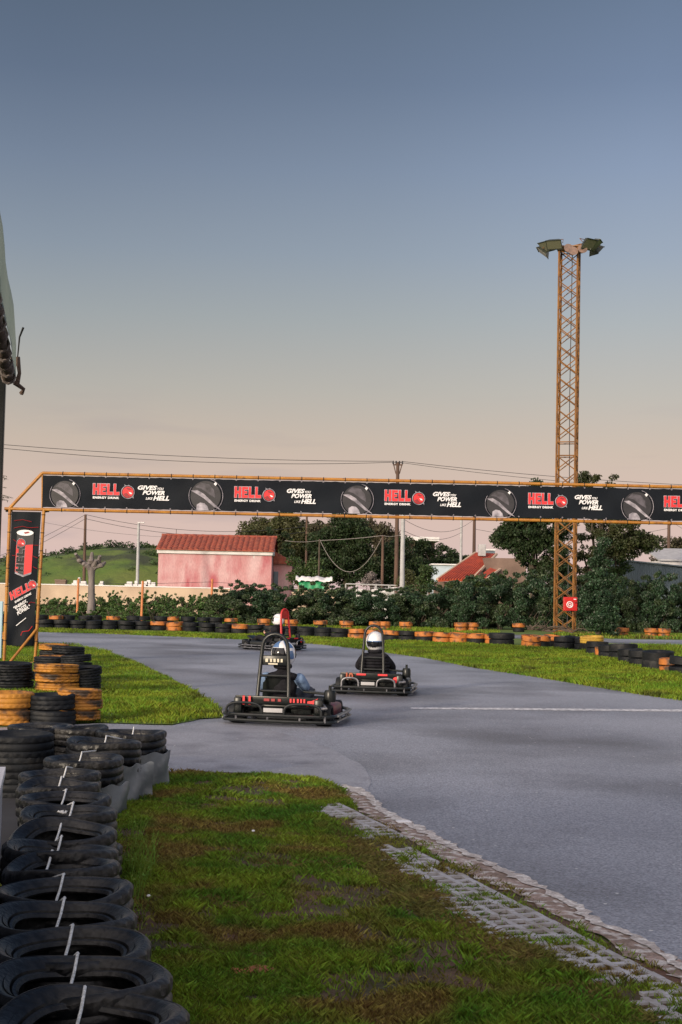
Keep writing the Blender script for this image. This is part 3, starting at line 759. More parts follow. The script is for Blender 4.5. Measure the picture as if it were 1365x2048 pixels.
ch2 = [(1062, 1294, ['far_o', 'far_o'], 'the orange stack left of the tower foot', 1.0), (1082, 1294, ['far_b', 'far_o'], 'the orange topped stack under the tower legs', 1.0), (1106, 1292, ['far_b', 'far_o'], 'the stack in front of the left tower leg', .95), (1128, 1297, ['far_b', 'far_b'], 'the dark stack in front of the tower', 1.0),
       (1150, 1297, ['far_b', 'far_b'], 'the dark stack in front of the right tower leg', 1.0), (1168, 1299, ['far_b', 'far_b'], 'the dark stack right of the tower foot', .9)]
for px, py, kd, w_, s_ in ch2: stack(kd, px, py, w_, 'tyres piled round the tower foot', .19, s_, tilt=7)

# grey belt skirts bent round the stacks at the row's end
def skirt(pts, z0, z1, label):
    # smooth spline through ground points
    P_ = [Vector(p) for p in pts]; path = []
    for i in range(len(P_) - 1):
        p0 = P_[max(i - 1, 0)]; p1 = P_[i]; p2 = P_[i + 1]; p3 = P_[min(i + 2, len(P_) - 1)]
        for k in range(8):
            t = k / 8
            path.append(.5 * ((2 * p1) + (-p0 + p2) * t + (2 * p0 - 5 * p1 + 4 * p2 - p3) * t * t + (-p0 + 3 * p1 - 3 * p2 + p3) * t ** 3))
    path.append(P_[-1]); b = MB(); n = len(path); nz_ = 5; th = .008
    V = []
    for i, p in enumerate(path):
        t = (path[min(i + 1, n - 1)] - path[max(i - 1, 0)]).normalized(); nr = Vector((t.y, -t.x))
        for k in range(nz_ + 1):
            z = z0 + (z1 - z0) * k / nz_ + (.012 * math.sin(i * .6) if k == nz_ else 0)
            w = nr * (.012 * math.sin(k * 1.1 + i * .25))
            V.append((p.x + w.x, p.y + w.y, z)); V.append((p.x + w.x + nr.x * th, p.y + w.y + nr.y * th, z))
    F = []; s = 2 * (nz_ + 1)
    for i in range(n - 1):
        for k in range(nz_):
            a = i * s + 2 * k; F.append((a, a + s, a + s + 2, a + 2)); F.append((a + 1, a + 3, a + s + 3, a + s + 1))
        a = i * s + 2 * nz_; F.append((a, a + s, a + s + 1, a + 1))
        a = i * s; F.append((a, a + 1, a + s + 1, a + s))
    for i in (0, n - 1):
        for k in range(nz_):
            a = i * s + 2 * k; F.append((a, a + 1, a + 3, a + 2) if i else (a, a + 2, a + 3, a + 1))
    b.add(V, F); o = b.build('belt_skirt', m_skirt, smooth='auto')
    return tag(o, label, 'rubber sheet', 'grey sheets bent round the tyre row')
def around(ci, degs, rad):
    x, y, t, _ = centres[ci]
    return [(x + math.cos(R(a)) * rad, y + math.sin(R(a)) * rad * .96) for a in degs]
skirt(around(0, (100, 60, 25, -5, -35, -65, -95), .345), .02, .31, 'grey rubber sheet bent round the last stack at the end of the roped row')
skirt([(centres[1][0] + .42, centres[1][1] - .0)] + around(1, (-10, -35, -60, -90), .35), .015, .30, 'grey rubber sheet with a curled edge round the second to last stack')
skirt(around(2, (5, -25, -50, -75), .35), .01, .24, 'lowest grey rubber sheet folded against the black tyres by the weeds')

# weeds along the row
random.seed(14)
for i, (px, py, h) in enumerate([(268, 1640, .2), (262, 1700, .26), (284, 1720, .3), (272, 1760, .3), (296, 1700, .26), (270, 1800, .16), (330, 1562, .14), (230, 1590, .17), (200, 1560, .2)]):
    pq = P(px, py + 50 if px > 250 and py > 1600 else py)
    weed((pq.x, pq.y, .01), h, 11, i, '%s light green weed growing beside the roped tyre row' % ORD[i])
# loose things on the lawn
b = MB(); bm = bmesh.new(); bmesh.ops.create_icosphere(bm, subdivisions=2, radius=.1)
for v in bm.verts: v.co = Vector((v.co.x * (1.1 + .2 * math.sin(v.co.y * 30)), v.co.y * .7, v.co.z * .25 * (1 + .4 * math.sin(v.co.x * 40))))
bm.verts.index_update(); b.add([v.co for v in bm.verts], [tuple(v.index for v in f.verts) for f in bm.faces]); bm.free()
m_brick = mat('red_clay_lump', (.42, .12, .07), (.25, .09, .05), 14, .9, .006, 30)
pq = P(505, 1953); o = b.build('clay_lump', m_brick, loc=(pq.x, pq.y, .02)); tag(o, 'reddish flat clay lump lying bare in the near grass', 'stone')
for i, (px, py) in enumerate([(232, 1829), (284, 1810), (495, 1676), (700, 1652)][:3]):
    pq = P(px + 6, py); b = MB(); b.sphere((0, 0, 0), .012, 8, 6, sc=(1, .8, .6)); o = b.build('flower_head', m_white, loc=(pq.x + .02, pq.y, .05))
    tag(o, 'small white flower head in the grass, %s from the camera' % ORD[i], 'flower')
pq = P(808, 1650); b = MB(); b.rbox((0, 0, .004), (.11, .075, .008), .003); b.rbox((.005, .002, .0095), (.07, .03, .003), .001)
o = b.build('flattened_packet', m_white, loc=(pq.x, pq.y, .02), rz=.2); tag(o, 'flattened white packet lying on the crumbling track edge', 'litter')

# ================================================================ gantry with banners
GD = 31.0
def gx(px, py=1020): return at(px, py, GD).x
ZT = at(85, 946, GD).z; ZB = at(85, 1019, GD).z
def zb(px, py): return at(px, py, GD).z
gan = empty('start_gantry', (gx(80), GD, 0), 'ochre painted steel pipe gantry spanning the track, clipped at its left corner', 'gantry')
GXW = gx(80)
def G(x, z, y=0): return (x - GXW, y, z)
xA_t, xB_t = at(20, 1017, GD).x, at(88, 1019, GD).x
xA_b, xB_b = at(8, 1325, GD).x, at(70, 1322, GD).x
ext = lambda xt, xb, z: xt + (xb - xt) * (ZB - z) / (ZB - .0)
def legpt(xt, xb, yb, z): # interpolate
    z1 = ZB; z2 = at(20, yb, GD).z
    return xt + (xb - xt) * (z1 - z) / (z1 - z2)
XR = 9.4
def pipe(name, a, b, r=.036, n=10, m=None):
    t = MB(); t.tube([a, b], r, n); return t.build(name, m or m_ystl, gan, smooth='auto')
pipe('leg', G(xA_t, ZB), G(legpt(xA_t, xA_b, 1325, 0), 0)); pipe('leg', G(xB_t, ZB), G(legpt(xB_t, xB_b, 1322, 0), 0))
pipe('top_chord', G(gx(85, 945), ZT), G(XR, ZT)); pipe('bottom_chord', G(xA_t - .12, ZB), G(XR + .75, ZB))
pipe('diagonal', G(xA_t - .02, ZB), G(gx(85, 945), ZT))
pipe('diagonal', G(XR, ZT), G(XR + .72, ZB)); pipe('leg', G(XR, ZB), G(XR, 0)); pipe('leg', G(XR + .72, ZB), G(XR + .72, 0))
pipe('upright', G(gx(85, 945), ZT), G(gx(85, 945) + .02, ZB), .02)
pipe('foot_brace', G(legpt(xB_t, xB_b, 1322, .75), .75, -.02), G(legpt(xB_t, xB_b, 1322, 0) - .45, 0.02, -.5), .03)
for x_ in (legpt(xA_t, xA_b, 1325, 0), legpt(xB_t, xB_b, 1322, 0), XR, XR + .72):
    t = MB(); t.rbox(G(x_, .012), (.22, .22, .024), .004); t.build('base_plate', m_ystl, gan)
t = MB(); t.tube([G(xB_t - .02, ZB - .05, .03), G(xB_t + .11, ZB - .03, .03)], .022, 8); t.build('clamp', m_black, gan)
t = MB(); t.tube([G(xA_t - .1, ZB - .05, .03), G(xA_t + .05, ZB - .04, .03)], .022, 8); t.build('clamp', m_black, gan)
# horizontal banner
BY = -.045
def bandpx(px): return gx(px, 980)
bz0, bz1 = zb(700, 1030 - 0), zb(700, 966)
bz0, bz1 = ZB + .045, ZT - .05
ban = empty('long_banner', (GXW, GD + BY, 0), 'long black banner with red and white print tied under the gantry top pipe', 'banner')
xb0 = gx(86, 980); xb1 = XR - .05
b = MB(); nxs = 160; V = []; F = []
for i in range(nxs + 1):
    x_ = xb0 + (xb1 - xb0) * i / nxs
    for k in range(7):
        z_ = bz0 + (bz1 - bz0) * k / 6
        edge = (.010 * abs(math.sin(i * PI / 2.6)) if k in (0, 6) else 0) * (1 if k == 0 else -1)
        wv = .008 * math.sin(x_ * 2.1 + k * .9) + .006 * math.sin(x_ * 5.3 - k)
        V.append((x_ - GXW, wv, z_ + edge)); V.append((x_ - GXW, wv + .004, z_ + edge))
for i in range(nxs):
    for k in range(6):
        a = (i * 7 + k) * 2; c = a + 14
        F.append((a, c, c + 2, a + 2)); F.append((a + 1, a + 3, c + 3, c + 1))
    for k in (0, 6):
        a = (i * 7 + k) * 2; c = a + 14; F.append((a, a + 1, c + 1, c) if k == 0 else (a, c, c + 1, a + 1))
b.add(V, F); b.build('sheet', m_banner, ban, smooth='auto')
BH = bz1 - bz0

def text_mesh(s, size, shear=0, off=0.0, space=1.0, ext_=.0015, m=m_white):
    cu = bpy.data.curves.new('lettering', 'FONT'); cu.body = s; cu.size = size; cu.shear = shear; cu.offset = off
    cu.space_character = space; cu.extrude = ext_; cu.resolution_u = 3; cu.align_x = 'LEFT'
    o = bpy.data.objects.new('lettering', cu); col.objects.link(o)
    bpy.context.view_layer.update()
    me = bpy.data.meshes.new_from_object(o.evaluated_get(bpy.context.evaluated_depsgraph_get()))
    bpy.data.objects.remove(o); bpy.data.curves.remove(cu)
    me.transform(Matrix.Rotation(R(90), 4, 'X')); me.materials.clear(); me.materials.append(m)
    xs_ = [v.co.x for v in me.vertices]; me['w'] = max(xs_) - min(xs_)
    return me
HELLP = {'H': [(0, 0), (.32, 0), (.32, .38), (.60, .38), (.60, 0), (.92, 0), (.92, 1), (.60, 1), (.60, .62), (.32, .62), (.32, 1), (0, 1)],
         'E': [(0, 0), (.82, 0), (.82, .24), (.32, .24), (.32, .39), (.72, .39), (.72, .61), (.32, .61), (.32, .76), (.82, .76), (.82, 1), (0, 1)],
         'L': [(0, 0), (.80, 0), (.80, .27), (.32, .27), (.32, 1), (0, 1)]}
def hell(w, h, th=.002, grow=0.0, slant=0.0):
    b = MB(); x_ = 0; tot = .92 + .82 + .8 + .8 + .36
    s = w / tot
    for ch_ in 'HELL':
        pts = HELLP[ch_]; n_ = len(pts); q = []
        for i_ in range(n_):   # grow the outline outwards along its corner normals
            (ax_, az_), (bx_, bz_), (cx_, cz_) = pts[i_ - 1], pts[i_], pts[(i_ + 1) % n_]
            d1 = (math.copysign(1, bx_ - ax_) if bx_ != ax_ else 0, math.copysign(1, bz_ - az_) if bz_ != az_ else 0)
            d2 = (math.copysign(1, cx_ - bx_) if cx_ != bx_ else 0, math.copysign(1, cz_ - bz_) if cz_ != bz_ else 0)
            X_, Z_ = (x_ + bx_) * s + grow * (d1[1] + d2[1]), bz_ * h - grow * (d1[0] + d2[0])
            q.append((X_ + slant * Z_, Z_))
        b.poly(q, th)
        x_ += {'H': .92, 'E': .82, 'L': .8}[ch_] + .12
    return b
def emblem(r):
    """red horned head in a thin ring (three separate colours)"""
    ring = MB(); ring.tube([(math.cos(a) * r, 0, math.sin(a) * r) for a in np.linspace(0, 2 * PI, 33)[:-1]], .05 * r + .003, 5, closed=True)
    ring.poly([(-r * .5, r * .85), (-r * .62, r * 1.22), (-r * .2, r * .98)], .003); ring.poly([(r * .02, r * .98), (r * .1, r * 1.2), (r * .35, r * .9)], .003)
    ring.poly([(r * .55, -r * .75), (r * .95, -r * 1.0), (r * .85, -r * .45)], .003)
    red = MB(); red.poly([(math.cos(a) * r * .86, math.sin(a) * r * .86) for a in np.linspace(0, 2 * PI, 28)[:-1]], .002)
    dk = MB(); dk.poly([(-r * .7, -r * .3), (-r * .2, -r * .1), (r * .15, -r * .5), (r * .55, -r * .62), (r * .1, -r * .82), (-r * .45, -r * .68)], .001)
    dk.poly([(-r * .3, r * .55), (r * .2, r * .3), (r * .6, r * .45), (r * .25, r * .62), (-.05 * r, r * .72)], .001)
    wh = MB(); wh.poly([(r * .1, r * .05), (r * .5, -r * .05), (r * .68, -r * .3), (r * .35, -r * .28)], .001)
    return ring, red, dk, wh
def place(me_or_mb, name, m, parent, x, z, y, rot=0):
    if isinstance(me_or_mb, MB): o = me_or_mb.build(name, m, parent)
    else: o = link(name, me_or_mb, parent)
    o.location = (x, y, z); o.rotation_euler.y = rot
    return o
def hexpic(px0, px1):
    """grey horned-head photograph print: ring, cheek, beak and glow"""
    x0, x1 = gx(px0, 980) - GXW, gx(px1, 980) - GXW
    cx = (x0 + x1) / 2; r = (x1 - x0) / 2 * 1.0; cz = bz0 + r * .86
    clipz = lambda z: min(max(z, bz0 + .012), bz1 - .012)
    def shp(name, pts, m, dy):
        b = MB(); b.poly([(x, clipz(z)) for x, z in pts], .0015); o = b.build(name, m, ban); o.location.y = dy; return o
    C_ = lambda pts: [(cx + a * r, cz + c * r) for a, c in pts]
    face = [(math.cos(a) * .88, math.sin(a) * .88) for a in np.linspace(0, 2 * PI, 30)[:-1]]
    shp('printed_disc', C_(face), MATS['dark_grey_print'], -.020)
    shp('printed_brow', C_([(-.62, .5), (-.3, .78), (.2, .68), (.48, .35), (.55, -.1), (.2, .1), (-.25, .42)]), m_silver, -.0225)
    shp('printed_horn', C_([(-.86, .30), (-.5, .34), (-.1, .12), (.35, -.3), (.95, -.88), (.5, -.62), (-.1, -.14), (-.5, .1)]), m_silver2, -.025)
    shp('printed_jaw', C_([(-.5, -.5), (-.3, -.38), (-.05, -.42), (.12, -.6), (.2, -.85), (-.52, -.85)]), m_silver2, -.0245)
    shp('printed_glint', C_([(.45, .72), (.55, .82), (.65, .72), (.55, .60)]), m_white, -.025)
    rg = MB(); arc = [(cx + math.cos(a) * r, -.02, clipz(cz + math.sin(a) * r)) for a in np.linspace(R(-70), R(75), 16)]
    rg.tube(arc, .006, 4); arc = [(cx + math.cos(a) * r * .97, -.02, clipz(cz + math.sin(a) * r * .97)) for a in np.linspace(R(150), R(245), 10)]; rg.tube(arc, .006, 4)
    rg.build('printed_ring', m_silver2, ban)
mat('dark_grey_print', (.022, .02, .026), (.010, .010, .013), 5, .5)
me_en = text_mesh('ENERGY DRINK', .062, off=.003, space=1.12, m=m_white)
me_g = text_mesh('GIVES', .125, shear=.3, off=.005, m=m_white); me_y = text_mesh('YOU', .07, shear=.3, off=.002, m=m_white)
me_p = text_mesh('POWER', .125, shear=.3, off=.005, m=m_white); me_l = text_mesh('LIKE', .07, shear=.3, off=.002, m=m_white); me_h = text_mesh('HELL', .135, shear=.3, off=.006, m=m_white)
def fit(o, w):  # scale text mesh object to width
    o.scale = (w / o.data['w'],) + tuple(o.scale)[1:]
    return o
groups = [(100, 162, 187, 240, 257, 13.5, 275, 340), (378, 447, 470, 523, 539, 13, 573, 633), (682, 748, 770, 822, 838, 13, 865, 923), (970, 1033, 1057, 1107, 1123, 12.5, 1148, 1205), (1242, 1307, 1328, 1378, 1394, 12.5, 1420, 1478), (1510, 1574, 1596, 1646, 1662, 12.5, 1690, 1748)]
pxm = GD / FPX
for (a0, a1, h0, h1, ec, er, t0, t1) in groups:
    if gx(t1, 980) > xb1 - .1: continue
    hexpic(a0, a1)
    X0 = gx(h0, 980) - GXW; W_ = (h1 - h0) * pxm; zc = (bz0 + bz1) / 2
    hb = zc - .05; hh = .245
    place(hell(W_, hh, .001, .009), 'letter_outline', m_silver2, ban, X0, hb, -.019)
    place(hell(W_, hh, .002), 'red_lettering', m_red, ban, X0, hb, -.022)
    fit(place(me_en, 'small_lettering', None, ban, X0, hb - .085, -.021), W_)
    rg, rd, dk, wh = emblem(er * pxm * .95); ex = gx(ec, 980) - GXW; ez = zc + .02
    place(rg, 'emblem_ring', m_silver2, ban, ex, ez, -.02); e = place(rd, 'emblem_disc', m_red, ban, ex, ez, -.021)
    place(dk, 'emblem_shadow', m_dred, e, 0, 0, -.003); place(wh, 'emblem_beak', m_white, e, 0, 0, -.003)
    TX = gx(t0, 980) - GXW; TW = (t1 - t0) * pxm
    fit(place(me_g, 'white_lettering', None, ban, TX, zc + .085, -.021), TW * .60); fit(place(me_y, 'white_lettering', None, ban, TX + TW * .61, zc + .085, -.021), TW * .2)
    fit(place(me_p, 'white_lettering', None, ban, TX + TW * .17, zc - .025, -.021), TW * .68)
    fit(place(me_l, 'white_lettering', None, ban, TX + TW * .27, zc - .135, -.021), TW * .22); fit(place(me_h, 'white_lettering', None, ban, TX + TW * .5, zc - .145, -.021), TW * .5)
tie = MB(); tie.tube([(math.cos(a) * .044, 0, 0) if 0 else (0, math.cos(a) * .044, math.sin(a) * .044) for a in np.linspace(0, 2 * PI, 11)[:-1]], .007, 4, closed=True)
tie_me = tie.mesh('cable_tie', m_black)
eye = MB(); eye.lathe([(.008, 0), (.008, .003), (.016, .003), (.016, 0)], 10); eye_me = eye.mesh('eyelet', m_silver2); eye_me.transform(Matrix.Rotation(R(90), 4, 'X'))
px = 125
while gx(px, 980) < xb1 - .1:
    X0 = gx(px, 980) - GXW
    for zc, zz, in ((ZT, -.07), (ZB, .07)):
        o = link('cable_tie', tie_me, ban); o.location = (X0, .045, zc); o = link('eyelet', eye_me, ban); o.location = (X0, -.018, zc + zz)
    px += 43.5
# vertical banner
vb = empty('vertical_banner', (GXW, GD + BY, 0), 'narrow black vertical banner with a red drinks can tied between the gantry legs', 'banner')
def vpt(u, v, y=0):  # u 0..1 across, v 0 top..1 bottom
    z = ZB - .06 - v * (ZB - .06 - .38); zt_ = z
    xa = legpt(xA_t, xA_b, 1325, z) + .05; xc = legpt(xB_t, xB_b, 1322, z) - .05
    return (xa + (xc - xa) * u - GXW, y, z)
b = MB(); V = []; F = []
for i in range(25):
    for k in range(9):
        p = vpt(k / 8, i / 24); wv = .008 * math.sin(i * .5 + k) + (.03 * math.sin(k * .9) if i > 21 else 0)
        V += [(p[0], wv, p[2]), (p[0], wv + .004, p[2])]
for i in range(24):
    for k in range(8):
        a = (i * 9 + k) * 2; F.append((a, a + 18, a + 20, a + 2)); F.append((a + 1, a + 3, a + 21, a + 19))
b.add(V, F); b.build('sheet', m_banner, vb, smooth='auto')
def vpoly(name, uv, m, y):
    b = MB(); b.poly([(vpt(u, v)[0], vpt(u, v)[2]) for u, v in uv], .0015); o = b.build(name, m, vb); o.location.y = y; return o
# can : photo px in the 120x360 crop scaled 5.69 -> (u,v) estimated on the banner
can_l, can_r, can_t, can_b = .22, .80, .135, .47
vpoly('printed_can', [(.22, .16), (.26, .145), (.5, .135), (.76, .145), (.80, .16), (.795, .46), (.72, .475), (.5, .485), (.3, .475), (.2, .455)], MATS['dark_grey_print'], -.018)
vpoly('printed_can_side', [(.52, .25), (.79, .245), (.785, .455), (.70, .47), (.52, .478)], m_red, -.021)
vpoly('printed_can_side', [(.215, .25), (.3, .235), (.3, .47), (.205, .452)], m_red, -.021)
vpoly('printed_can_base', [(.205, .45), (.5, .474), (.79, .452), (.785, .465), (.5, .489), (.21, .464)], m_silver2, -.024)
vpoly('printed_can_lid', [(.5 + .29 * math.cos(a), .158 + .022 * math.sin(a)) for a in np.linspace(0, 2 * PI, 21)[:-1]], m_white, -.024)
vpoly('printed_can_tab', [(.45, .155), (.62, .148), (.66, .158), (.5, .166)], m_dred, -.027)
h_ = hell(.36 * 1.8, .17, .001, .006); o = place(h_, 'letter_outline', m_silver2, vb, vpt(.50, .45)[0], vpt(.5, .45)[2], -.0235, R(-88))
h_ = hell(.36 * 1.8, .17, .001); o = place(h_, 'black_lettering', m_black, vb, vpt(.50, .45)[0], vpt(.5, .45)[2], -.0265, R(-88))
rg, rd, dk, wh = emblem(.095); ex, _, ez = vpt(.38, .235)
place(rg, 'emblem_ring', m_silver2, vb, ex, ez, -.026); e = place(rd, 'emblem_disc', m_red, vb, ex, ez, -.028); place(dk, 'emblem_shadow', m_dred, e, 0, 0, -.003); place(wh, 'emblem_beak', m_white, e, 0, 0, -.003)
ex, _, ez = vpt(.08, .665); h_ = hell(.50, .17, .001, .006, .25); place(h_, 'letter_outline', m_silver2, vb, ex + .02, ez, -.018, R(-30))
h_ = hell(.50, .17, .001, 0, .25); place(h_, 'red_lettering', m_red, vb, ex + .02, ez, -.021, R(-30))
me_e2 = text_mesh('ENERGY DRINK', .06, off=.002, shear=.2); ex, _, ez = vpt(.26, .685)
fit(place(me_e2, 'small_lettering', None, vb, ex, ez, -.02, R(-30)), .42)
rg, rd, dk, wh = emblem(.095); ex, _, ez = vpt(.84, .545)
place(rg, 'emblem_ring', m_silver2, vb, ex, ez, -.018); e = place(rd, 'emblem_disc', m_red, vb, ex, ez, -.02); place(dk, 'emblem_shadow', m_dred, e, 0, 0, -.003); place(wh, 'emblem_beak', m_white, e, 0, 0, -.003)
for s_, u_, v_, sz, w_ in (('"ENERGY,', .24, .735, .085, .33), ('TASTE,', .36, .753, .085, .25), ('POWER."', .38, .775, .095, .34)):
    me_ = text_mesh(s_, sz, shear=.2, off=.003); ex, _, ez = vpt(u_, v_); fit(place(me_, 'white_lettering', None, vb, ex, ez, -.02, R(-33)), w_)
vpoly('white_rule', [(.34, .855), (.33, .85), (.68, .79), (.69, .795)], m_white, -.02)
for pts in ([(.10, .07), (.4, .06), (.7, .075)], [(.1, .125), (.4, .11), (.6, .12), (.95, .115)], [(.08, .33), (.2, .33)], [(.8, .33), (.97, .345)], [(.82, .41), (.98, .425)], [(.75, .69), (.83, .675), (.98, .68)], [(.52, .925), (.58, .895), (.80, .89), (.93, .855)], [(.1, .21), (.2, .225)], [(.83, .25), (.98, .25)]):
    b = MB(); b.tube([(vpt(u, v)[0], -.015, vpt(u, v)[2]) for u, v in pts], .007, 4); b.build('red_line', m_dred if pts[0][1] < .9 else m_red, vb)
for i in range(8):
    for u in (-.07, 1.07):
        p = vpt(u, .02 + i * .135); o = link('cable_tie', tie_me, vb); o.location = (p[0], .045, p[2]); o.rotation_euler.y = R(90)

# ================================================================ light tower
TD = 62.0
tb = at(1130, 1268, TD); tp = .0221
tow = empty('floodlight_tower', (tb.x, TD, 0), 'tall orange lattice mast with floodlights on top standing in a ring of tyres', 'light tower', rz=R(-16))
TH = at(1134, 498, TD).z; s_ = .41
cor = [(-s_, -s_), (s_, -s_), (s_, s_), (-s_, s_)]
for x_, y_ in cor:
    b = MB(); b.tube([(x_, y_, 0), (x_, y_, TH)], .05, 6); b.build('leg', m_tower, tow)
npan = 12; ph = TH / npan
bl = MB()
for k in range(npan):
    z0, z1 = k * ph + .08, (k + 1) * ph - .08; zm = (z0 + z1) / 2
    for i in range(4):
        a, c = cor[i], cor[(i + 1) % 4]
        # two crossed pairs per panel, as the lattice weaves
        for q0, q1 in ((z0, zm), (zm, z1)):
            if k == 5 and q0 == zm: continue
            if k == 6 and q0 == z0 and i == 0: bl.build('lattice', m_tower, tow); bl = MB()
            bl.tube([(a[0], a[1], q0), (c[0], c[1], q1)], .024, 5); bl.tube([(a[0], a[1], q1), (c[0], c[1], q0)], .024, 5)
bl.build('lattice', m_tower, tow)
for z in (ph * 5.5 + .0, ph * 5.5 + .6, TH - .1, .15):
    b = MB()
    for i in range(4):
        a, c = cor[i], cor[(i + 1) % 4]; b.tube([(a[0], a[1], z), (c[0], c[1], z)], .028, 5)
    b.build('ring_frame', m_tower, tow)
b = MB(); b.tube([(.12, -.1, 0), (.16, -.15, TH * .3), (.1, -.12, TH * .6), (.14, -.1, TH)], .02, 5); b.build('cable', m_wire, tow)
b = MB(); b.rbox((0, 0, TH + .03), (1.15, 1.0, .05), .01); b.build('top_platform', m_tower, tow)
def flood(x, y, z, yaw, pitch_, w=.62, h=.5, glass=True):
    """head pointing along yaw (0=+x), tipped down by pitch"""
    M = Matrix.Translation((x, y, z)) @ Matrix.Rotation(yaw, 4, 'Z') @ Matrix.Rotation(pitch_, 4, 'Y')
    b = MB()
    V = [(0, -w / 2, -h / 2), (0, w / 2, -h / 2), (0, w / 2, h / 2), (0, -w / 2, h / 2), (-.22, -w / 3.2, -h / 3.5), (-.22, w / 3.2, -h / 3.5), (-.22, w / 3.2, h / 3.5), (-.22, -w / 3.2, h / 3.5)]
    b.add(V, [(0, 1, 2, 3), (4, 7, 6, 5), (0, 4, 5, 1), (1, 5, 6, 2), (2, 6, 7, 3), (3, 7, 4, 0)], M)
    b.box((.012, 0, h / 2), (.03, w, .03), M); b.box((.012, 0, -h / 2), (.03, w, .03), M)
    hd = b.build('floodlight_head', m_lamp, tow)
    g_ = MB(); g_.box((.006, 0, 0), (.008, w * .9, h * .86), M); g_.build('lamp_glass', m_lampg, hd)
    g_ = MB(); g_.tube([M @ Vector((-.1, w / 2 + .02, 0)), M @ Vector((-.36, w / 2 + .02, 0)), M @ Vector((-.36, -w / 2 - .02, 0)), M @ Vector((-.1, -w / 2 - .02, 0))], .016, 5); g_.build('bracket', m_tower, hd)
rz_ = R(16)
flood(-1.22, .05, TH - .1, R(165) + rz_, R(52), .9, .55); flood(-.98, -.5, TH + .05, R(215) + rz_, R(50), .7, .55); flood(-.6, -.75, TH + .05, R(250) + rz_, R(50), .7, .5)
flood(1.2, -.1, TH + .08, R(-20) + rz_, R(45), .7, .6); flood(.95, -.65, TH + .02, R(-55) + rz_, R(45), .66, .55); flood(1.15, .6, TH, R(30) + rz_, R(45))
for x_, y_ in ((-1.05, 0), (-.75, -.55), (1.0, -.1), (.8, -.55), (.9, .5)):
    b = MB(); b.tube([(x_ * .3, y_ * .3, TH + .11), (x_, y_, TH + .11)], .035, 6); b.build('arm', m_tower, tow)
m_drum = mat('rusty_drum_housing', (.25, .16, .12), (.15, .1, .08), 5, .5)
for x_, y_, z_ in ((.22, -.62, -.28), (.62, -.6, -.2), (.0, -.5, -.12)):
    b = MB(); M = Matrix.Translation((x_, y_, TH + z_)) @ Matrix.Rotation(R(70), 4, 'X') @ Matrix.Rotation(R(20), 4, 'Y')
    b.lathe([(0, -.14), (.1, -.14), (.2, .06), (.22, .1), (.2, .1), (0, .09)], 14, M, closed=False); b.build('drum_lamp', m_drum, tow, smooth='auto')
# red hose cabinet on the tower
hc = at(1141, 1208, TD - .62); hz = hc.z
cab = empty('hose_cabinet', (hc.x, TD - .62, hz), 'small red fire hose cabinet with a white round emblem strapped to the tower', 'cabinet')
b = MB(); b.rbox((0, 0, 0), (.60, .2, .60), .015); b.build('housing', m_redp, cab)
b = MB(); b.rbox((.0, -.105, 0), (.54, .014, .54), .004); dr = b.build('door', m_redp, cab)
b = MB(); b.tube([(math.cos(a) * .13 - .03, -.118, math.sin(a) * .13 - .03) for a in np.linspace(0, 2 * PI, 17)[:-1]], .022, 5, closed=True); b.tube([(math.cos(a) * .06 - .03, -.118, math.sin(a) * .06 - .03) for a in np.linspace(0, 2 * PI, 13)[:-1]], .018, 5, closed=True)
b.box((.04, -.116, -.1), (.12, .006, .03)); b.build('hose_reel_emblem', m_white, dr)
b = MB(); b.box((.19, -.116, .21), (.12, .006, .035)); b.build('white_tag', m_white, dr)
b = MB(); b.rbox((.23, -.12, .06), (.03, .03, .07), .006); b.build('latch', m_black, dr)
# driftwood and branches on the tyres under the tower
random.seed(12); bp = P(1112, 1288)
for i in range(7):
    b = MB(); a = random.uniform(-.5, .5); l = random.uniform(.7, 1.6); c = Vector((bp.x + random.uniform(-1.3, 1.0), bp.y + random.uniform(-.3, .3), random.uniform(.44, .6)))
    pts = [c + Vector((math.cos(a), math.sin(a), 0)) * (q - .5) * l + Vector((0, 0, random.uniform(-.05, .12))) for q in np.linspace(0, 1, 6)]
    b.tube(pts, [.035, .03, .028, .022, .015, .008], 6)
    for q in (2, 3, 4):
        b.tube([pts[q], pts[q] + Vector((random.uniform(-.2, .2), random.uniform(-.2, .2), random.uniform(.05, .3)))], [.014, .005], 4)
    o = b.build('dead_branch', m_bark); tag(o, '%s dry branch in the heap lying on the tyres under the tower' % ORD[i], 'branch', 'dry branches on the tyres')

# ================================================================ karts
def skin_mesh(name, chains, m, sub=1, root=0):
    """chains: list of lists of (x,y,z,r); first point equal to an earlier one joins it"""
    vid = {}; V = []; E = []; Rr = []
    for ch_ in chains:
        prev = None
        for (x, y, z, r) in ch_:
            k = (round(x, 4), round(y, 4), round(z, 4))
            if k not in vid: vid[k] = len(V); V.append((x, y, z)); Rr.append(r)
            if prev is not None and prev != vid[k]: E.append((prev, vid[k]))
            prev = vid[k]
    me = bpy.data.meshes.new(name); me.from_pydata(V, E, [])
    o = bpy.data.objects.new(name, me); col.objects.link(o)
    md = o.modifiers.new('s', 'SKIN'); md.use_smooth_shade = True
    for i, sv in enumerate(me.skin_vertices[0].data):
        sv.radius = (Rr[i], Rr[i]) if not isinstance(Rr[i], tuple) else Rr[i]; sv.use_root = (i == root)
    o.modifiers.new('u', 'SUBSURF').levels = sub
    bpy.context.view_layer.update()
    m2 = bpy.data.meshes.new_from_object(o.evaluated_get(bpy.context.evaluated_depsgraph_get()))
    bpy.data.objects.remove(o); bpy.data.meshes.remove(me)
    m2.name = name; m2.materials.clear(); m2.materials.append(m)
    m2.polygons.foreach_set('use_smooth', [True] * len(m2.polygons)); m2.update()
    return m2
wheel_me = {}
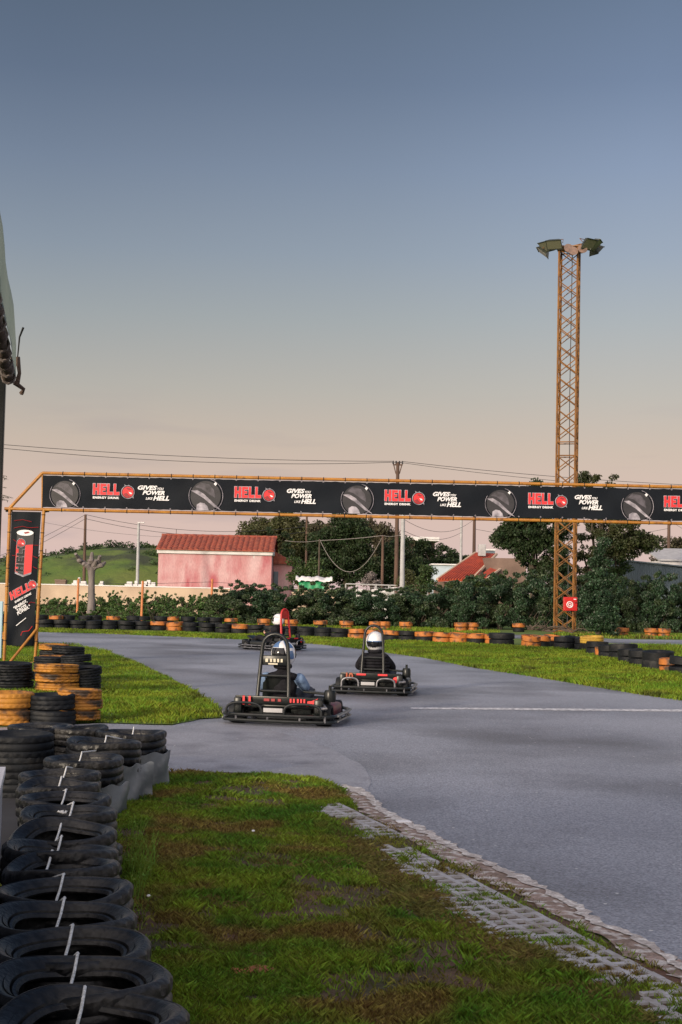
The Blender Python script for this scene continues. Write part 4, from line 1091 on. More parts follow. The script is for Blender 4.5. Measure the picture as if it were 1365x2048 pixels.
def wheel(parent, x, y, r, w, name='wheel'):
    h = w / 2
    b = MB(); M = Matrix.Translation((x, y, r)) @ Matrix.Rotation(R(90), 4, 'Y')
    b.lathe([(r * .5, -h * .8), (r * .75, -h), (r * .93, -h * .95), (r, -h * .7), (r, h * .7), (r * .93, h * .95), (r * .75, h), (r * .5, h * .8)], 24, M)
    t = b.build(name, m_rubber2, parent, smooth='auto')
    b = MB(); b.lathe([(.015, -h * .5), (r * .48, -h * .55), (r * .52, -h * .82), (r * .52, h * .82), (r * .48, h * .55), (.015, h * .5)], 18, M)
    b.build('rim', m_steel, t, smooth='auto')
    return t
def arc_pts(x0, x1, y, z0, z1, n=14, p=.5):
    out_ = []
    for i in range(n + 1):
        a = PI * i / n
        cx_, rx = (x0 + x1) / 2, (x1 - x0) / 2
        ca, sa = math.cos(PI - a), math.sin(a)
        sx = math.copysign(abs(ca) ** .75, ca)
        out_.append((cx_ + rx * sx, y, z0 + (z1 - z0) * max(sa, 0) ** p))
    return out_
def make_kart(label, loc, heading, number, hoop='black', extra=None, lean=0):
    k = empty('go_kart', loc, label, 'go-kart', rz=-heading, group='rental karts on the track')
    # chassis floor and rails
    b = MB(); b.rbox((0, .12, .075), (.62, 1.25, .03), .01)
    for s in (-1, 1): b.tube([(s * .33, -.62, .09), (s * .33, -.1, .08), (s * .28, .45, .08), (s * .2, .82, .09)], .018, 8)
    b.tube([(-.5, -.5, .14), (.5, -.5, .14)], .02, 8); b.tube([(-.45, .55, .12), (.45, .55, .12)], .016, 8)
    b.build('chassis', m_blackm, k)
    for x_ in (-.54, .54): wheel(k, x_, -.5, .14, .2)
    for x_ in (-.50, .50): wheel(k, x_, .55, .13, .13)
    # wrap-round bumper, two rails
    loopx = [(-.64, -.74), (-.35, -.80), (0, -.80), (.35, -.80), (.64, -.74), (.70, -.6), (.70, -.2), (.69, .25), (.66, .62), (.5, .86), (.25, .95), (-.25, .95), (-.5, .86), (-.66, .62), (-.69, .25), (-.70, -.2), (-.70, -.6)]
    def smooth_loop(l, z):
        o_ = []
        n_ = len(l)
        for i in range(n_):
            a, c = Vector(l[i]), Vector(l[(i + 1) % n_]); o_ += [tuple(a.lerp(c, .25)) + (z,), tuple(a.lerp(c, .75)) + (z,)]
        return o_
    b = MB(); b.tube(smooth_loop(loopx, .065), .022, 8, closed=True); b.build('bumper_rail', m_blackm, k, smooth='auto')
    b = MB(); b.tube(smooth_loop(loopx, .135), .022, 8, closed=True); up_ = b.build('bumper_rail', m_blackm, k, smooth='auto')
    for x_, y_ in ((-.5, -.775), (-.1, -.8), (.3, -.8), (.6, -.75), (.7, -.3), (.69, .2), (-.7, -.3), (-.69, .2), (.3, .93), (-.3, .93)):
        b = MB(); b.tube([(x_, y_, .06), (x_, y_, .14)], .013, 6); b.build('bumper_stay', m_steel, k)
    # steel rub strip along side rails
    for s in (-1, 1):
        b = MB(); b.tube([(s * .722, -.55, .135), (s * .722, -.1, .135), (s * .71, .3, .135), (s * .68, .6, .135)], .014, 6)
        b.tube([(s * .722, -.55, .065), (s * .71, .3, .065), (s * .68, .6, .065)], .012, 6); b.build('rub_strip', m_steel, k)
    # arches over rear wheels
    for (x0, x1) in (((-.62, -.18), (.10, .56)) if number == '11' else ((-.50, -.20), (.12, .44))):
        b = MB(); b.tube(arc_pts(x0, x1, -.79, .14, .29), .017, 8); b.build('bumper_arch', m_blackm if number == '11' else m_steel, k, smooth='auto')
    # engine and cowl
    b = MB(); b.rbox((-.02, -.50, .245), (.95, .3, .05), .02); b.rbox((0, -.66, .315), (1.08, .03, .115), .012, rot=Matrix.Rotation(R(8), 3, 'X')); b.rbox((-.50, -.6, .25), (.10, .22, .2), .02); b.rbox((.50, -.6, .25), (.10, .22, .2), .02)
    cw = b.build('rear_cowl', m_black, k, smooth='auto')
    m_num = m_red if number == '11' else MATS.get('faded_orange_print') or mat('faded_orange_print', (.35, .08, .03), rough=.6)
    if number:
        nm = text_mesh(number, .15, off=.006, ext_=.002, m=m_num)
        o = link('race_number', nm, cw); o.location = (-.46, -.716, .262)
    if number == '11':
        for x_, w_ in ((-.14, .07), (-.06, .05), (.02, .04)): # blurred small lettering strokes
            b = MB(); b.rbox((x_, -.689, .325), (w_, .006, .035), .002); b.build('worn_lettering', m_dred, cw)
        for x_ in (.16, .20, .25, .29, .33):
            b = MB(); b.box((x_, -.689, .325), (.022, .006, .05)); b.build('red_lettering', m_red, cw)
        b = MB(); b.poly([(.36, .26), (.43, .265), (.50, .365), (.42, .33), (.37, .325)], .003); o = b.build('red_flash', m_red, cw); o.location = (0, -.692, 0)
    else:
        for x_ in (-.22, .16):
            b = MB(); b.rbox((x_ + .05, -.69, .345), (.17, .01, .032), .004); b.build('red_lettering', m_red, cw)
        b = MB(); b.lathe([(0, 0), (.05, 0), (.05, .006), (0, .008)], 14, Matrix.Rotation(R(90), 4, 'X'), closed=False); o = b.build('red_dot', m_red, cw); o.location = (.44, -.70, .27)
    b = MB(); b.rbox((-.04, -.77, .20), (.24, .012, .055), .004); b.build('number_plate', m_polec, k)
    b = MB(); b.rbox((.26, -.40, .24), (.26, .3, .2), .02); b.lathe([(0, .31), (.07, .31), (.075, .34), (.075, .43), (.06, .46), (.02, .46), (.02, .49), (0, .49)], 14, Matrix.Translation((.60, -.45, 0)), closed=False)
    for q in range(5): b.rbox((.28, -.40, .22 + .025 * q), (.3, .34, .008), .002)
    en = b.build('engine', m_black, k, smooth='auto')
    b = MB(); b.tube([(.60, -.45, .46), (.60, -.45, .52)], .02, 8); b.tube([(.6, -.45, .3), (.45, -.42, .3)], .03, 8); b.build('filler_neck', m_blackm, en)
    b = MB(); b.tube([(.38, -.52, .30), (.55, -.60, .27), (.60, -.70, .24), (.50, -.74, .23)], .024, 8); b.build('exhaust', m_steel, en, smooth='auto')
    b = MB(); b.rbox((.40, -.2, .40), (.36, .13, .03), .01, rot=Matrix.Rotation(R(4), 3, 'Y')); b.build('engine_guard', m_black, k)
    # fuel tank / side pods
    for s in (-1, 1):
        b = MB(); b.rbox((s * .50, .05, .17), (.22, .62, .17), .05, seg=3)
        b.build('side_pod', m_maroon if s > 0 and number == '11' else m_black, k, smooth='auto')
    b = MB(); b.rbox((0, .84, .2), (.62, .14, .16), .05, seg=3); b.rbox((0, .68, .30), (.34, .3, .05), .02, rot=Matrix.Rotation(R(28), 3, 'X')); b.build('nose_fairing', m_black, k, smooth='auto')
    # seat : shell
    b = MB(); V = []; F = []
    prof = [(.30, .12), (.15, .10), (0, .10), (-.14, .13), (-.22, .24), (-.26, .38), (-.30, .52), (-.32, .60)]
    for i, (y_, z_) in enumerate(prof):
        for j in range(9):
            t = (j - 4) / 4; w_ = .20 if i < 5 else .19 - .012 * (i - 5)
            V.append((w_ * t, y_ + (.07 * t * t if i > 3 else 0), z_ + (.10 * t ** 4 if i < 5 else 0)))
    for i in range(7):
        for j in range(8): a = i * 9 + j; F.append((a, a + 1, a + 10, a + 9))
    b.add(V, F); V2 = [(x_ * 1.04, y_ - .018, z_ - .012) for x_, y_, z_ in V]; b.add(V2, [q[::-1] for q in F])
    b.build('seat', m_black, k, smooth='auto')
    # roll hoop with headrest
    hm = m_redp if hoop == 'red' else m_blackm
    hp = [(-.20, -.50, .24), (-.19, -.46, .5), (-.175, -.43, .8), (-.16, -.42, 1.0)] + [(math.cos(a) * .155, -.42, 1.01 + math.sin(a) * .155) for a in np.linspace(PI * .93, PI * .07, 9)] + [(.16, -.42, 1.0), (.175, -.43, .8), (.19, -.46, .5), (.20, -.50, .24)]
    b = MB(); b.tube(hp, .024 if hoop != 'red' else .03, 10); ho = b.build('roll_hoop', hm, k, smooth='auto')
    b = MB(); b.tube([(-.18, -.45, .62), (.18, -.45, .62)], .018, 8); b.tube([(-.17, -.44, .42), (.17, -.44, .42)], .018, 8); b.build('hoop_crossbar', m_blackm, k)
    if hoop == 'red':
        b = MB(); b.poly([(-.15, .90), (.15, .90), (.15, 1.0)] + [(math.cos(a) * .15, 1.0 + math.sin(a) * .15) for a in np.linspace(0.1, PI - .1, 9)] + [(-.15, 1.0)], .02)
        o = b.build('hoop_panel', m_redp, k); o.location.y = -.43
    elif number == '11':
        b = MB(); b.rbox((-.0, -.415, .82), (.33, .03, .13), .012); o = b.build('headrest_board', m_black, k, smooth='auto')
        nm2 = [(-.10, .04), (-.045, .03), (.0, .035), (.045, .03), (.09, .03)]
        b = MB()
        for x_, w_ in nm2: b.rbox((x_, -.434, .82), (w_ * .85, .006, .045), .002)
        b.box((-.02, -.434, .775), (.12, .005, .018)); b.build('worn_lettering', mat('cream_print', (.6, .55, .42)), o)
    # steering column and wheel
    b = MB(); b.tube([(0, .5, .14), (0, .2, .44)], .014, 8); b.build('steering_column', m_blackm, k)
    M = Matrix.Translation((0, .19, .46)) @ Matrix.Rotation(R(55), 4, 'X')
    b = MB(); b.tube([(math.cos(a) * .15, math.sin(a) * .14, 0) for a in np.linspace(0, 2 * PI, 25)[:-1]], .014, 8, closed=True, M=M)
    for a in (.3, PI - .3, -PI / 2): b.tube([(0, 0, -.01), (math.cos(a) * .15, math.sin(a) * .14, 0)], .01, 6, M=M)
    b.build('steering_wheel', m_black, k, smooth='auto')
    b = MB()
    for s in (-1, 1): b.rbox((s * .16, .74, .2), (.06, .02, .12), .006)
    b.build('pedals', m_steel, k)
    return k
def make_driver(label, loc, heading, jacket, trousers, helm, sleeves=None, ridges=False, headyaw=0, pattern=None, lean=0):
    body = {}
    H = {'hip': (0, -.10, .22), 'wa': (0, -.17, .36), 'ch': (0, -.22, .54), 'nk': (0, -.22, .68), 'hd': (0, -.20, .80), 'ht': (0, -.19, .92)}
    ch = [[H['hip'] + ((.15, .13),), H['wa'] + ((.14, .11),), H['ch'] + ((.13, .10),), H['nk'] + (.055,), H['hd'] + (.085,), H['ht'] + (.075,)]]
    for s in (-1, 1):
        ch.append([H['hip'] + (0,), (s * .11, -.02, .21, .09), (s * .22, .32, .36, .065), (s * .18, .62, .20, .045), (s * .17, .70, .16, .04), (s * .165, .78, .24, .03)])
        ch.append([H['ch'] + (0,), (s * .16, -.23, .58, .05), (s * .27, -.10, .42, .04), (s * .20, .09, .42, .032), (s * .165, .155, .465, .028), (s * .15, .19, .50, .026)])
    bm_ = skin_mesh('person', ch, m_skin, 2)
    # fingers as separate short chains rooted in the palm, closed round the wheel rim: joined into the same body mesh
    bmx = bmesh.new(); bmx.from_mesh(bm_)
    for s in (-1, 1):
        px_, py_, pz_ = s * .152, .185, .495
        for q in range(5):
            if q < 4:
                l = (.9, 1.0, .95, .75)[q]; o_ = (q - 1.5) * .017
                c_ = [(px_ + s * .004, py_ + o_ * .55, pz_ + .006 - o_ * .8, .010), (px_ - s * .004, py_ + .022 * l + o_ * .55, pz_ + .020 * l - o_ * .8, .009), (px_ - s * .022, py_ + .032 * l + o_ * .55, pz_ + .008 - o_ * .8, .008), (px_ - s * .03, py_ + .016 + o_ * .55, pz_ - .012 - o_ * .8, .0075)]
            else:
                c_ = [(px_ - s * .006, py_ - .016, pz_ - .004, .011), (px_ - s * .03, py_ - .006, pz_ + .004, .010), (px_ - s * .042, py_ + .012, pz_ + .002, .008)]
            fm = skin_mesh('finger', [c_], m_skin, 1); bmx.from_mesh(fm); bpy.data.meshes.remove(fm)
    bmx.to_mesh(bm_); bmx.free(); bm_.polygons.foreach_set('use_smooth', [True] * len(bm_.polygons))
    bm_.materials.append(jacket); bm_.materials.append(trousers)
    for f in bm_.polygons:
        c = f.center
        if c.z < .70 and not (abs(c.x) > .09 and c.y > .11 and c.z > .44 and c.y < .3): f.material_index = 2 if (c.z < .40 and c.y > -.05) else 1
    p = link('person', bm_); p.location = loc; p.rotation_euler.z = -heading; tag(p, label, 'person')
    # jacket torso and sleeves, trousers (clothing shells)
    g = .022
    jk = [[(0, -.12, .25, (.165, .145)), (0, -.17, .36, (.175, .14)), (0, -.22, .54, (.19, .145)), (0, -.225, .655, (.10, .085))]]
    arms = []
    for s in (-1, 1): arms.append([(s * .17, -.23, .60, .09), (s * .225, -.17, .51, .078), (s * .275, -.10, .42, .068), (s * .235, .0, .42, .055), (s * .20, .09, .425, .046), (s * .172, .14, .455, .037)])
    if sleeves is None:
        for a in arms: jk.append([(0, -.22, .54, 0)] + a)
        jm = skin_mesh('jacket', jk, jacket, 2)
        link('jacket', jm, p)
    else:
        link('jacket', skin_mesh('jacket', jk + [[(0, -.22, .54, 0), (s * .16, -.23, .60, .085)] for s in (-1, 1)], jacket, 2), p)
        for a in arms: link('sleeve', skin_mesh('sleeve', [a], sleeves, 2), p)
    if ridges:
        b = MB()
        for q in range(7):
            z_ = .30 + q * .052; w_ = .175 + .018 * math.sin(q / 6 * PI)
            b.tube([(math.cos(a) * w_ * 1.16, -.19 - .03 * (q / 6) + math.sin(a) * .155, z_) for a in np.linspace(PI, 2 * PI, 13)], .026, 8)
        b.build('quilting', jacket, [c for c in p.children if c.name.startswith('jacket')][0], smooth=True)
    tr = [[(0, -.10, .22, (.16, .14)), (0, -.13, .30, (.155, .13))]]
    for s in (-1, 1): tr.append([(0, -.10, .22, 0), (s * .11, -.02, .21, .105), (s * .17, .15, .29, .09), (s * .22, .32, .365, .082), (s * .20, .48, .28, .065), (s * .18, .61, .205, .058)])
    link('trousers', skin_mesh('trousers', tr, trousers, 2), p)
    for s in (-1, 1):
        link('shoe', skin_mesh('shoe', [[(s * .18, .62, .18, .05), (s * .172, .70, .165, .048), (s * .165, .79, .25, .036)]], m_cloth_b, 1), p)
    # full-face helmet
    M = Matrix.Translation((0, -.20, .86)) @ Matrix.Rotation(headyaw, 4, 'Z') @ Matrix.Scale(1.13, 4)
    b = MB(); V = []; F = []; n = 28; kk = 18
    for i in range(kk + 1):
        t = PI * i / kk * .86
        for j in range(n):
            a = 2 * PI * j / n; rx, ry, rz_ = .128, .158, .150
            x_, y_, z_ = rx * math.sin(t) * math.cos(a), ry * math.sin(t) * math.sin(a), rz_ * math.cos(t)
            if z_ < -.02 and y_ > 0: y_ += .03 * min(1, -z_ / .08) * (y_ / .15)
            if z_ < -.06: x_ *= 1 + (z_ + .06) * -1.2; y_ *= 1 + (z_ + .06) * -.6
            V.append((x_, y_, z_))
    for i in range(kk):
        for j in range(n): F.append((i * n + j, (i + 1) * n + j, (i + 1) * n + (j + 1) % n, i * n + (j + 1) % n))
    b.add(V, F, M); hl = b.build('helmet', helm, p, smooth=True)
    b = MB(); V = []; F = []
    for i in range(7):
        t = R(66) + R(42) * i / 6
        for j in range(13):
            a = R(22) + R(136) * j / 12
            V.append((.132 * math.sin(t) * math.cos(a), .163 * math.sin(t) * math.sin(a) + (.012 if i > 3 else 0), .150 * math.cos(t)))
    for i in range(6):
        for j in range(12): q = i * 13 + j; F.append((q, q + 13, q + 14, q + 1))
    b.add(V, F, M); b.build('visor', m_visor, hl, smooth=True)
    if pattern:
        # coloured panels hugging the shell
        for mcol, t0_, t1_, a0_, a1_ in pattern:
            b = MB(); V = []; F = []
            for i in range(7):
                t = R(t0_ + (t1_ - t0_) * i / 6)
                for j in range(11):
                    a = R(a0_ + (a1_ - a0_) * j / 10 + i * 2.5)
                    V.append((.1295 * math.sin(t) * math.cos(a), .1595 * math.sin(t) * math.sin(a), .1515 * math.cos(t)))
            for i in range(6):
                for j in range(10): q = i * 11 + j; F.append((q, q + 11, q + 12, q + 1))
            b.add(V, F, M); b.build('helmet_stripe', mcol, hl, smooth=True)
    b = MB(); b.tube([(math.cos(a) * .085, -.205 + math.sin(a) * .09, .70) for a in np.linspace(0, 2 * PI, 15)[:-1]], .034, 8, closed=True); b.build('collar', jacket, p, smooth=True)
    return p
def kpos(px, py): q = P(px, py); return (q.x, q.y, .006)
k1 = kpos(579, 1443); k2 = kpos(752, 1386); k3 = kpos(545, 1300)
H1, H2, H3 = R(11), R(9), R(-54)
kk1 = make_kart('black kart numbered 11, the nearest of the three, seen from behind on the left', k1, H1, '11')
kk2 = make_kart('black kart numbered 10 with steel rear arches, in the middle of the track', k2, H2, '10')
kk3 = make_kart('farthest black kart with a red roll hoop, turning left round the bend', k3, H3, '', hoop='red')
make_driver('kart 11 driver in a black vest, pale denim sleeves and a blue and white helmet', (k1[0], k1[1], .006), H1, m_cloth_b, m_jean, m_whitep, sleeves=m_cloth_d, headyaw=R(-14),
            pattern=[(m_blueh, 12, 60, 200, 262), (m_blueh, 15, 62, 300, 350), (m_visor, 62, 108, 225, 305), (m_blueh, 75, 112, 318, 352), (m_blueh, 20, 50, 30, 90)])
make_driver('kart driver in a quilted black jacket and white helmet, leaning back in kart 10', (k2[0], k2[1], .006), H2, m_cloth_b, m_jean, m_whitep, ridges=True, headyaw=R(-4), pattern=[(m_visor, 88, 128, 215, 325), (m_blueh, 84, 90, 220, 320)])
make_driver('kart driver in black clothes and a white helmet in the red hooped kart, looking left', (k3[0], k3[1], .006), H3, m_cloth_b, m_cloth_b, m_whitep, headyaw=R(6), pattern=[(m_visor, 60, 66, 140, 200)])

kk1.scale = (1.06, 1.0, 1.0)
kk2.scale = (.96, 1, 1)
for c_ in kk1.children:
    if c_.name.split('.')[0] in ('roll_hoop', 'hoop_crossbar', 'headrest_board', 'seat', 'steering_wheel', 'steering_column'): c_.location.x -= .11
for o in list(col.objects):
    if o.name == 'person':
        o.location = Vector(o.location) + Matrix.Rotation(-H1, 3, 'Z') @ Vector((-.055, 0, .015)); o.scale = (1.08, 1.05, 1.03)
    if o.name == 'person.001': o.scale = (1.10, 1.05, 1.03)

# ================================================================ background
def wallbox(name, m, parent, c, d, rz=0): b = MB(); b.box(c, d); return b.build(name, m, parent)
# hill on the left
ha, hb = at(-200, 1165, 150).x, at(560, 1165, 150).x
nx_, ny_ = 90, 30; V = []; F = []
hx = np.linspace(ha - 60, hb + 30, nx_); hy = np.linspace(118, 190, ny_)
X, Y = np.meshgrid(hx, hy); q = vnoise(X.ravel(), Y.ravel(), 9, 3).reshape(X.shape); q2 = vnoise(X.ravel(), Y.ravel(), 2.5, 4).reshape(X.shape); q3 = vnoise(X.ravel(), Y.ravel(), .9, 6).reshape(X.shape)
pxs = np.array([-260, -60, 60, 120, 160, 200, 250, 290, 330, 420, 520, 640]); hts = np.array([3.6, 3.8, 4.2, 4.9, 5.4, 5.8, 6.0, 5.9, 5.7, 5.2, 3.5, 0])
prof_h = np.interp((X - 0) / Y * FPX + CX, pxs, hts)
up_ = np.clip((Y - 118) / 24, 0, 1); up_ = up_ * up_ * (3 - 2 * up_)
Z = prof_h * up_ * (.9 + .12 * q) + (q2 - .5) * .7 * up_ + (q3 - .5) * .35 * up_ - .05
V = np.stack([X.ravel(), Y.ravel(), Z.ravel()], 1); F = [(i * nx_ + j, i * nx_ + j + 1, (i + 1) * nx_ + j + 1, (i + 1) * nx_ + j) for i in range(ny_ - 1) for j in range(nx_ - 1)]
me = fast_mesh('hill', V, F, m_hill); me.polygons.foreach_set('use_smooth', [True] * len(me.polygons)); link('hill', me)['kind'] = 'structure'
# scrub on the hill as ground cover
r = np.random.default_rng(4); cs = []; rs = []
for i in range(520):
    x = r.uniform(ha - 5, hb); y = r.uniform(122, 150); pi_ = int((x - hx[0]) / (hx[1] - hx[0])); pj = int((y - hy[0]) / (hy[1] - hy[0]))
    if 0 <= pi_ < nx_ and 0 <= pj < ny_:
        k_ = vnoise(np.array([x]), np.array([y]), 6, 8)[0]
        if k_ > .42: cs.append((x, y, Z[pj, pi_] + .1)); rs.append(r.uniform(.25, .75))
V = leaf_cloud(cs, rs, 26000, .2, 5); o = link('scrub', fast_mesh('scrub', V, np.arange(len(V)).reshape(-1, 4), m_leaf_mid)); o['kind'] = 'stuff'; o['label'] = 'low scrub and tufts covering the green hill'
cs = [(x, 141 + r.uniform(-2, 5), 0) for x in np.linspace(ha, hb, 90)]; cs = [(x, y, float(np.interp(x / y * FPX + CX, pxs, hts)) * .95 + r.uniform(-.2, .3)) for x, y, _ in cs]
V = leaf_cloud(cs, [r.uniform(.3, .8) for _ in cs], 9000, .22, 6); o = link('scrub', fast_mesh('scrub', V, np.arange(len(V)).reshape(-1, 4), m_leaf_dark)); o['kind'] = 'stuff'; o['label'] = 'dark scrub along the crest of the hill'
# beige boundary wall
wa, wb_ = at(-120, 1168, 85), at(462, 1176, 81)
wl = empty('boundary_wall', (wa.x, 85, 0), 'long low beige rendered wall running behind the bushes on the left', 'wall')
b = MB(); n = 24
ln = (Vector((wb_.x, 81)) - Vector((wa.x, 85))); a_ = math.atan2(ln.y, ln.x); wl.rotation_euler.z = a_
b.rbox((ln.length / 2, 0, .82), (ln.length, .22, 1.64), .02); b.build('wall', m_beige, wl)
b = MB(); b.rbox((ln.length / 2, 0, 1.67), (ln.length, .28, .06), .01); b.build('coping', m_whitew, wl)
# pink house
HD = 104.0
hx0, hx1 = at(316, 1150, HD).x, at(543, 1150, HD).x; ez = at(430, 1104, HD).z; ridge = at(430, 1074, HD + 3.2).z
ho = empty('pink_house', (hx0, HD, 0), 'windowless pink stained house with a terracotta tiled roof and a lower side wing', 'house')
W = hx1 - hx0; dp = 6.4
b = MB(); b.box((W / 2, dp / 2, ez / 2 - .1), (W, dp, ez - .2)); b.build('wall', m_pink, ho)
b = MB(); b.rbox((W / 2, -.06, ez - .02), (W + .16, .2, .32), .03); b.rbox((W / 2, dp + .06, ez - .02), (W + .16, .2, .32), .03); b.rbox((-.05, dp / 2, ez - .02), (.14, dp, .32), .02); b.rbox((W + .05, dp / 2, ez - .02), (.14, dp, .32), .02); b.build('cornice', m_whitew, ho)
b = MB(); b.add([(0.002, 0, ez), (0.002, dp, ez), (0.002, dp / 2, ridge - .12), (W - .002, 0, ez), (W - .002, dp, ez), (W - .002, dp / 2, ridge - .12)], [(0, 1, 2), (3, 5, 4)]); b.build('gable', m_pink, ho)
def tiled(name, x0, x1, y0, z0, y1, z1, pitch_, m, parent, amp=.075, rows=9):
    n = int((x1 - x0) / pitch_); V = []; F = []; sub = 6; nxx = n * sub + 1
    for j in range(rows * 2):
        rj = (j + 1) // 2; t = rj / rows; lift = .035 if j % 2 == 0 and j else 0
        if j % 2 == 1: lift = 0
        for i in range(nxx):
            x = x0 + (x1 - x0) * i / (nxx - 1); w_ = abs(math.sin(PI * i / sub)) ** .7 * amp * 1.3
            V.append((x, y0 + (y1 - y0) * t, z0 + (z1 - z0) * t + w_ + lift + .02))
    for j in range(rows * 2 - 1):
        for i in range(nxx - 1): a = j * nxx + i; F.append((a, a + 1, a + nxx + 1, a + nxx))
    # rounded ends along the eave
    for i in range(nxx): V.append((V[i][0], V[i][1], z0 - .02))
    o_ = rows * 2 * nxx
    for i in range(nxx - 1): F.append((i, o_ + i, o_ + i + 1, i + 1))
    b = MB(); b.add(V, F); return b.build(name, m, parent, smooth='auto')
m_tile.node_tree
tiled('roof', -.18, W + .18, -.32, ez + .1, dp / 2, ridge, .385, m_tile, ho)
tiled('roof', -.18, W + .18, dp + .32, ez + .1, dp / 2, ridge, .385, m_tile, ho)
b = MB()
for i in range(26): b.tube([(-.2 + i * (W + .4) / 26, dp / 2, ridge + .05 + .02 * (i % 2)), (-.2 + (i + 1.06) * (W + .4) / 26, dp / 2, ridge + .07)], [.13, .11], 8)
b.build('ridge_tiles', m_tile, ho, smooth='auto')
b = MB(); b.tube([(.9, dp / 2, ridge), (.9, dp / 2, ridge + .55)], .02, 5); b.build('roof_pin', m_wire, ho)
# side wing
W2 = at(580, 1150, HD + 2.5).x - at(543, 1150, HD + 2.5).x; e2 = at(560, 1128, HD + 2.5).z; r2 = at(560, 1106, HD + 4).z
b = MB(); b.box((W + W2 / 2 + .02, 4.3, e2 / 2), (W2, 3.6, e2)); b.build('wing_wall', m_pink, ho)
V = [(W + .05, 2.25, e2 + .55), (W + W2 + .2, 2.25, e2), (W + W2 + .2, 6.3, e2), (W + .05, 6.3, e2 + .95), (W + .05, 4.2, r2)]
b = MB()
for j in range(8): b.add([(W + .03, 2.2 + j * .5, e2 + .9), (W + W2 + .2, 2.2 + j * .5, e2 + .08), (W + W2 + .2, 2.45 + j * .5, e2 + .16), (W + .03, 2.45 + j * .5, e2 + .98), (W + W2 + .2, 2.7 + j * .5, e2 + .08), (W + .03, 2.7 + j * .5, e2 + .9)], [(0, 1, 2, 3), (3, 2, 4, 5)])
b.add([(W + .03, 2.2, e2), (W + W2 + .2, 2.2, e2), (W + W2 + .2, 2.2, e2 + .1), (W + .03, 2.2, e2 + .95)], [(0, 1, 2, 3)])
b.build('wing_roof', m_tile, ho)
b = MB(); b.rbox((W + .22, 2.46, 1.85), (.36, .06, 2.3), .01); b.rbox((W + .22, 2.43, 1.85), (.28, .04, 2.1), .005); dd = b.build('door', m_metalsheet, ho)
# red roofed house on the right
RDp = 92.0
rx0 = at(872, 1150, RDp).x; rh = empty('red_roofed_house', (rx0, RDp, 0), 'low house with a bright red sloping roof half hidden behind the hedge', 'house', rz=0)
def L_(px, py, d=RDp): q = at(px, py, d); return (q.x - rx0, q.z)
a0 = L_(880, 1160); a1 = L_(975, 1105); a2 = L_(1010, 1122)
Wr = a1[0] - a0[0]
# gable-fronted verandah: sloping roof plane rising to the right and back
def slab(name, pts, th, m):
    b = MB(); n = len(pts); nrm_ = (Vector(pts[1]) - Vector(pts[0])).cross(Vector(pts[2]) - Vector(pts[0])).normalized()
    v = [Vector(p) for p in pts] + [Vector(p) - nrm_ * th for p in pts]
    f = [tuple(range(n)), tuple(range(n, 2 * n))[::-1]] + [(i, n + i, n + (i + 1) % n, (i + 1) % n) for i in range(n)]
    b.add(v, f); return b.build(name, m, rh)
zE, zR = a0[1], a1[1]
slab('roof', [(a0[0] - .2, -.5, zE), (Wr * .78 - .2, -.5, zE + .06), (Wr * 1.45, 4.5, zR), (Wr * .98, 4.5, zR + .05)], .12, m_tile2)
slab('porch_roof', [(Wr * .72, -.9, zE - .12), (Wr * .95, -.9, zE - .12), (Wr * 1.62, 3.0, zR - .75), (Wr * 1.42, 3.0, zR - .55)], .1, m_tile2)
b = MB()
for t_ in np.linspace(.04, .96, 13):
    b.tube([(a0[0] - .2 + Wr * .78 * t_, -.52, zE + .06 * t_ + .03), (Wr * .98 + Wr * .47 * t_, 4.5, zR + .05 * (1 - t_) + .03)], .06, 6)
b.build('tile_courses', m_tile2, rh, smooth='auto')
b = MB(); b.tube([(a0[0] - .2, -.5, zE + .03), (Wr * .98, 4.5, zR + .09)], .09, 6); b.tube([(Wr * .78 - .1, -.52, zE + .05), (Wr * 1.45, 4.5, zR + .02)], .1, 6); b.tube([(Wr * .97, -.9, zE - .1), (Wr * 1.62, 3, zR - .7)], .09, 6); b.build('verge_trim', m_beige, rh)
wallbox('wall', m_brownw, rh, (Wr * .9, 3.5, zE / 2 - .05), (Wr * 1.6, 6.2, zE - .1)); wallbox('wall', m_brownw, rh, (Wr * 1.55, 4.4, (zR - .3) / 2), (Wr * .9, 5, zR - .3))
b = MB(); b.poly([(Wr * 1.22 + math.cos(a) * .5, zE - .1 + math.sin(a) * .62) for a in np.linspace(0, PI, 10)], .08); o = b.build('arched_window', m_glassd, rh); o.location.y = 1.8 - .0
o.location.y = 1.88 - 1.5
b = MB(); b.rbox((Wr * 1.1, 3.8, zR + .25), (.5, .5, .8), .03); b.build('chimney', m_polec, rh)
# blue grey corrugated shed right
SD = 88.0; sx0, sx1 = at(1228, 1140, SD).x, at(1420, 1150, SD).x
sh = empty('corrugated_shed', (sx0, SD, 0), 'long blue grey corrugated metal shed behind the hedge at the right edge', 'shed')
n = 90; V = []; F = []
for i in range(n * 2 + 1):
    x = (sx1 - sx0 + 4) * i / (n * 2); y = .04 if i % 2 else 0; u = x / (sx1 - sx0)
    zt = at(1240, 1118, SD).z - .8 * min(1, max(0, u)) * .85
    V += [(x, y, 0), (x, y, zt)]
for i in range(n * 2): F.append((2 * i, 2 * i + 2, 2 * i + 3, 2 * i + 1))
b = MB(); b.add(V, F); zt0 = at(1240, 1118, SD).z
b.build('wall', m_metalsheet, sh); b = MB(); L__ = sx1 - sx0 + 4
b.add([(0, -.1, zt0 + .02), (L__, -.1, zt0 - .80), (L__, 7, zt0 - .72), (0, 7, zt0 + .1), (0, -.1, zt0 - .06), (L__, -.1, zt0 - .88)], [(0, 1, 2, 3), (4, 5, 1, 0)]); b.build('roof', m_metalsheet, sh)
b = MB(); b.box((.0, 3.5, zt0 / 2), (.06, 6.9, zt0)); b.build('end_wall', m_metalsheet, sh)
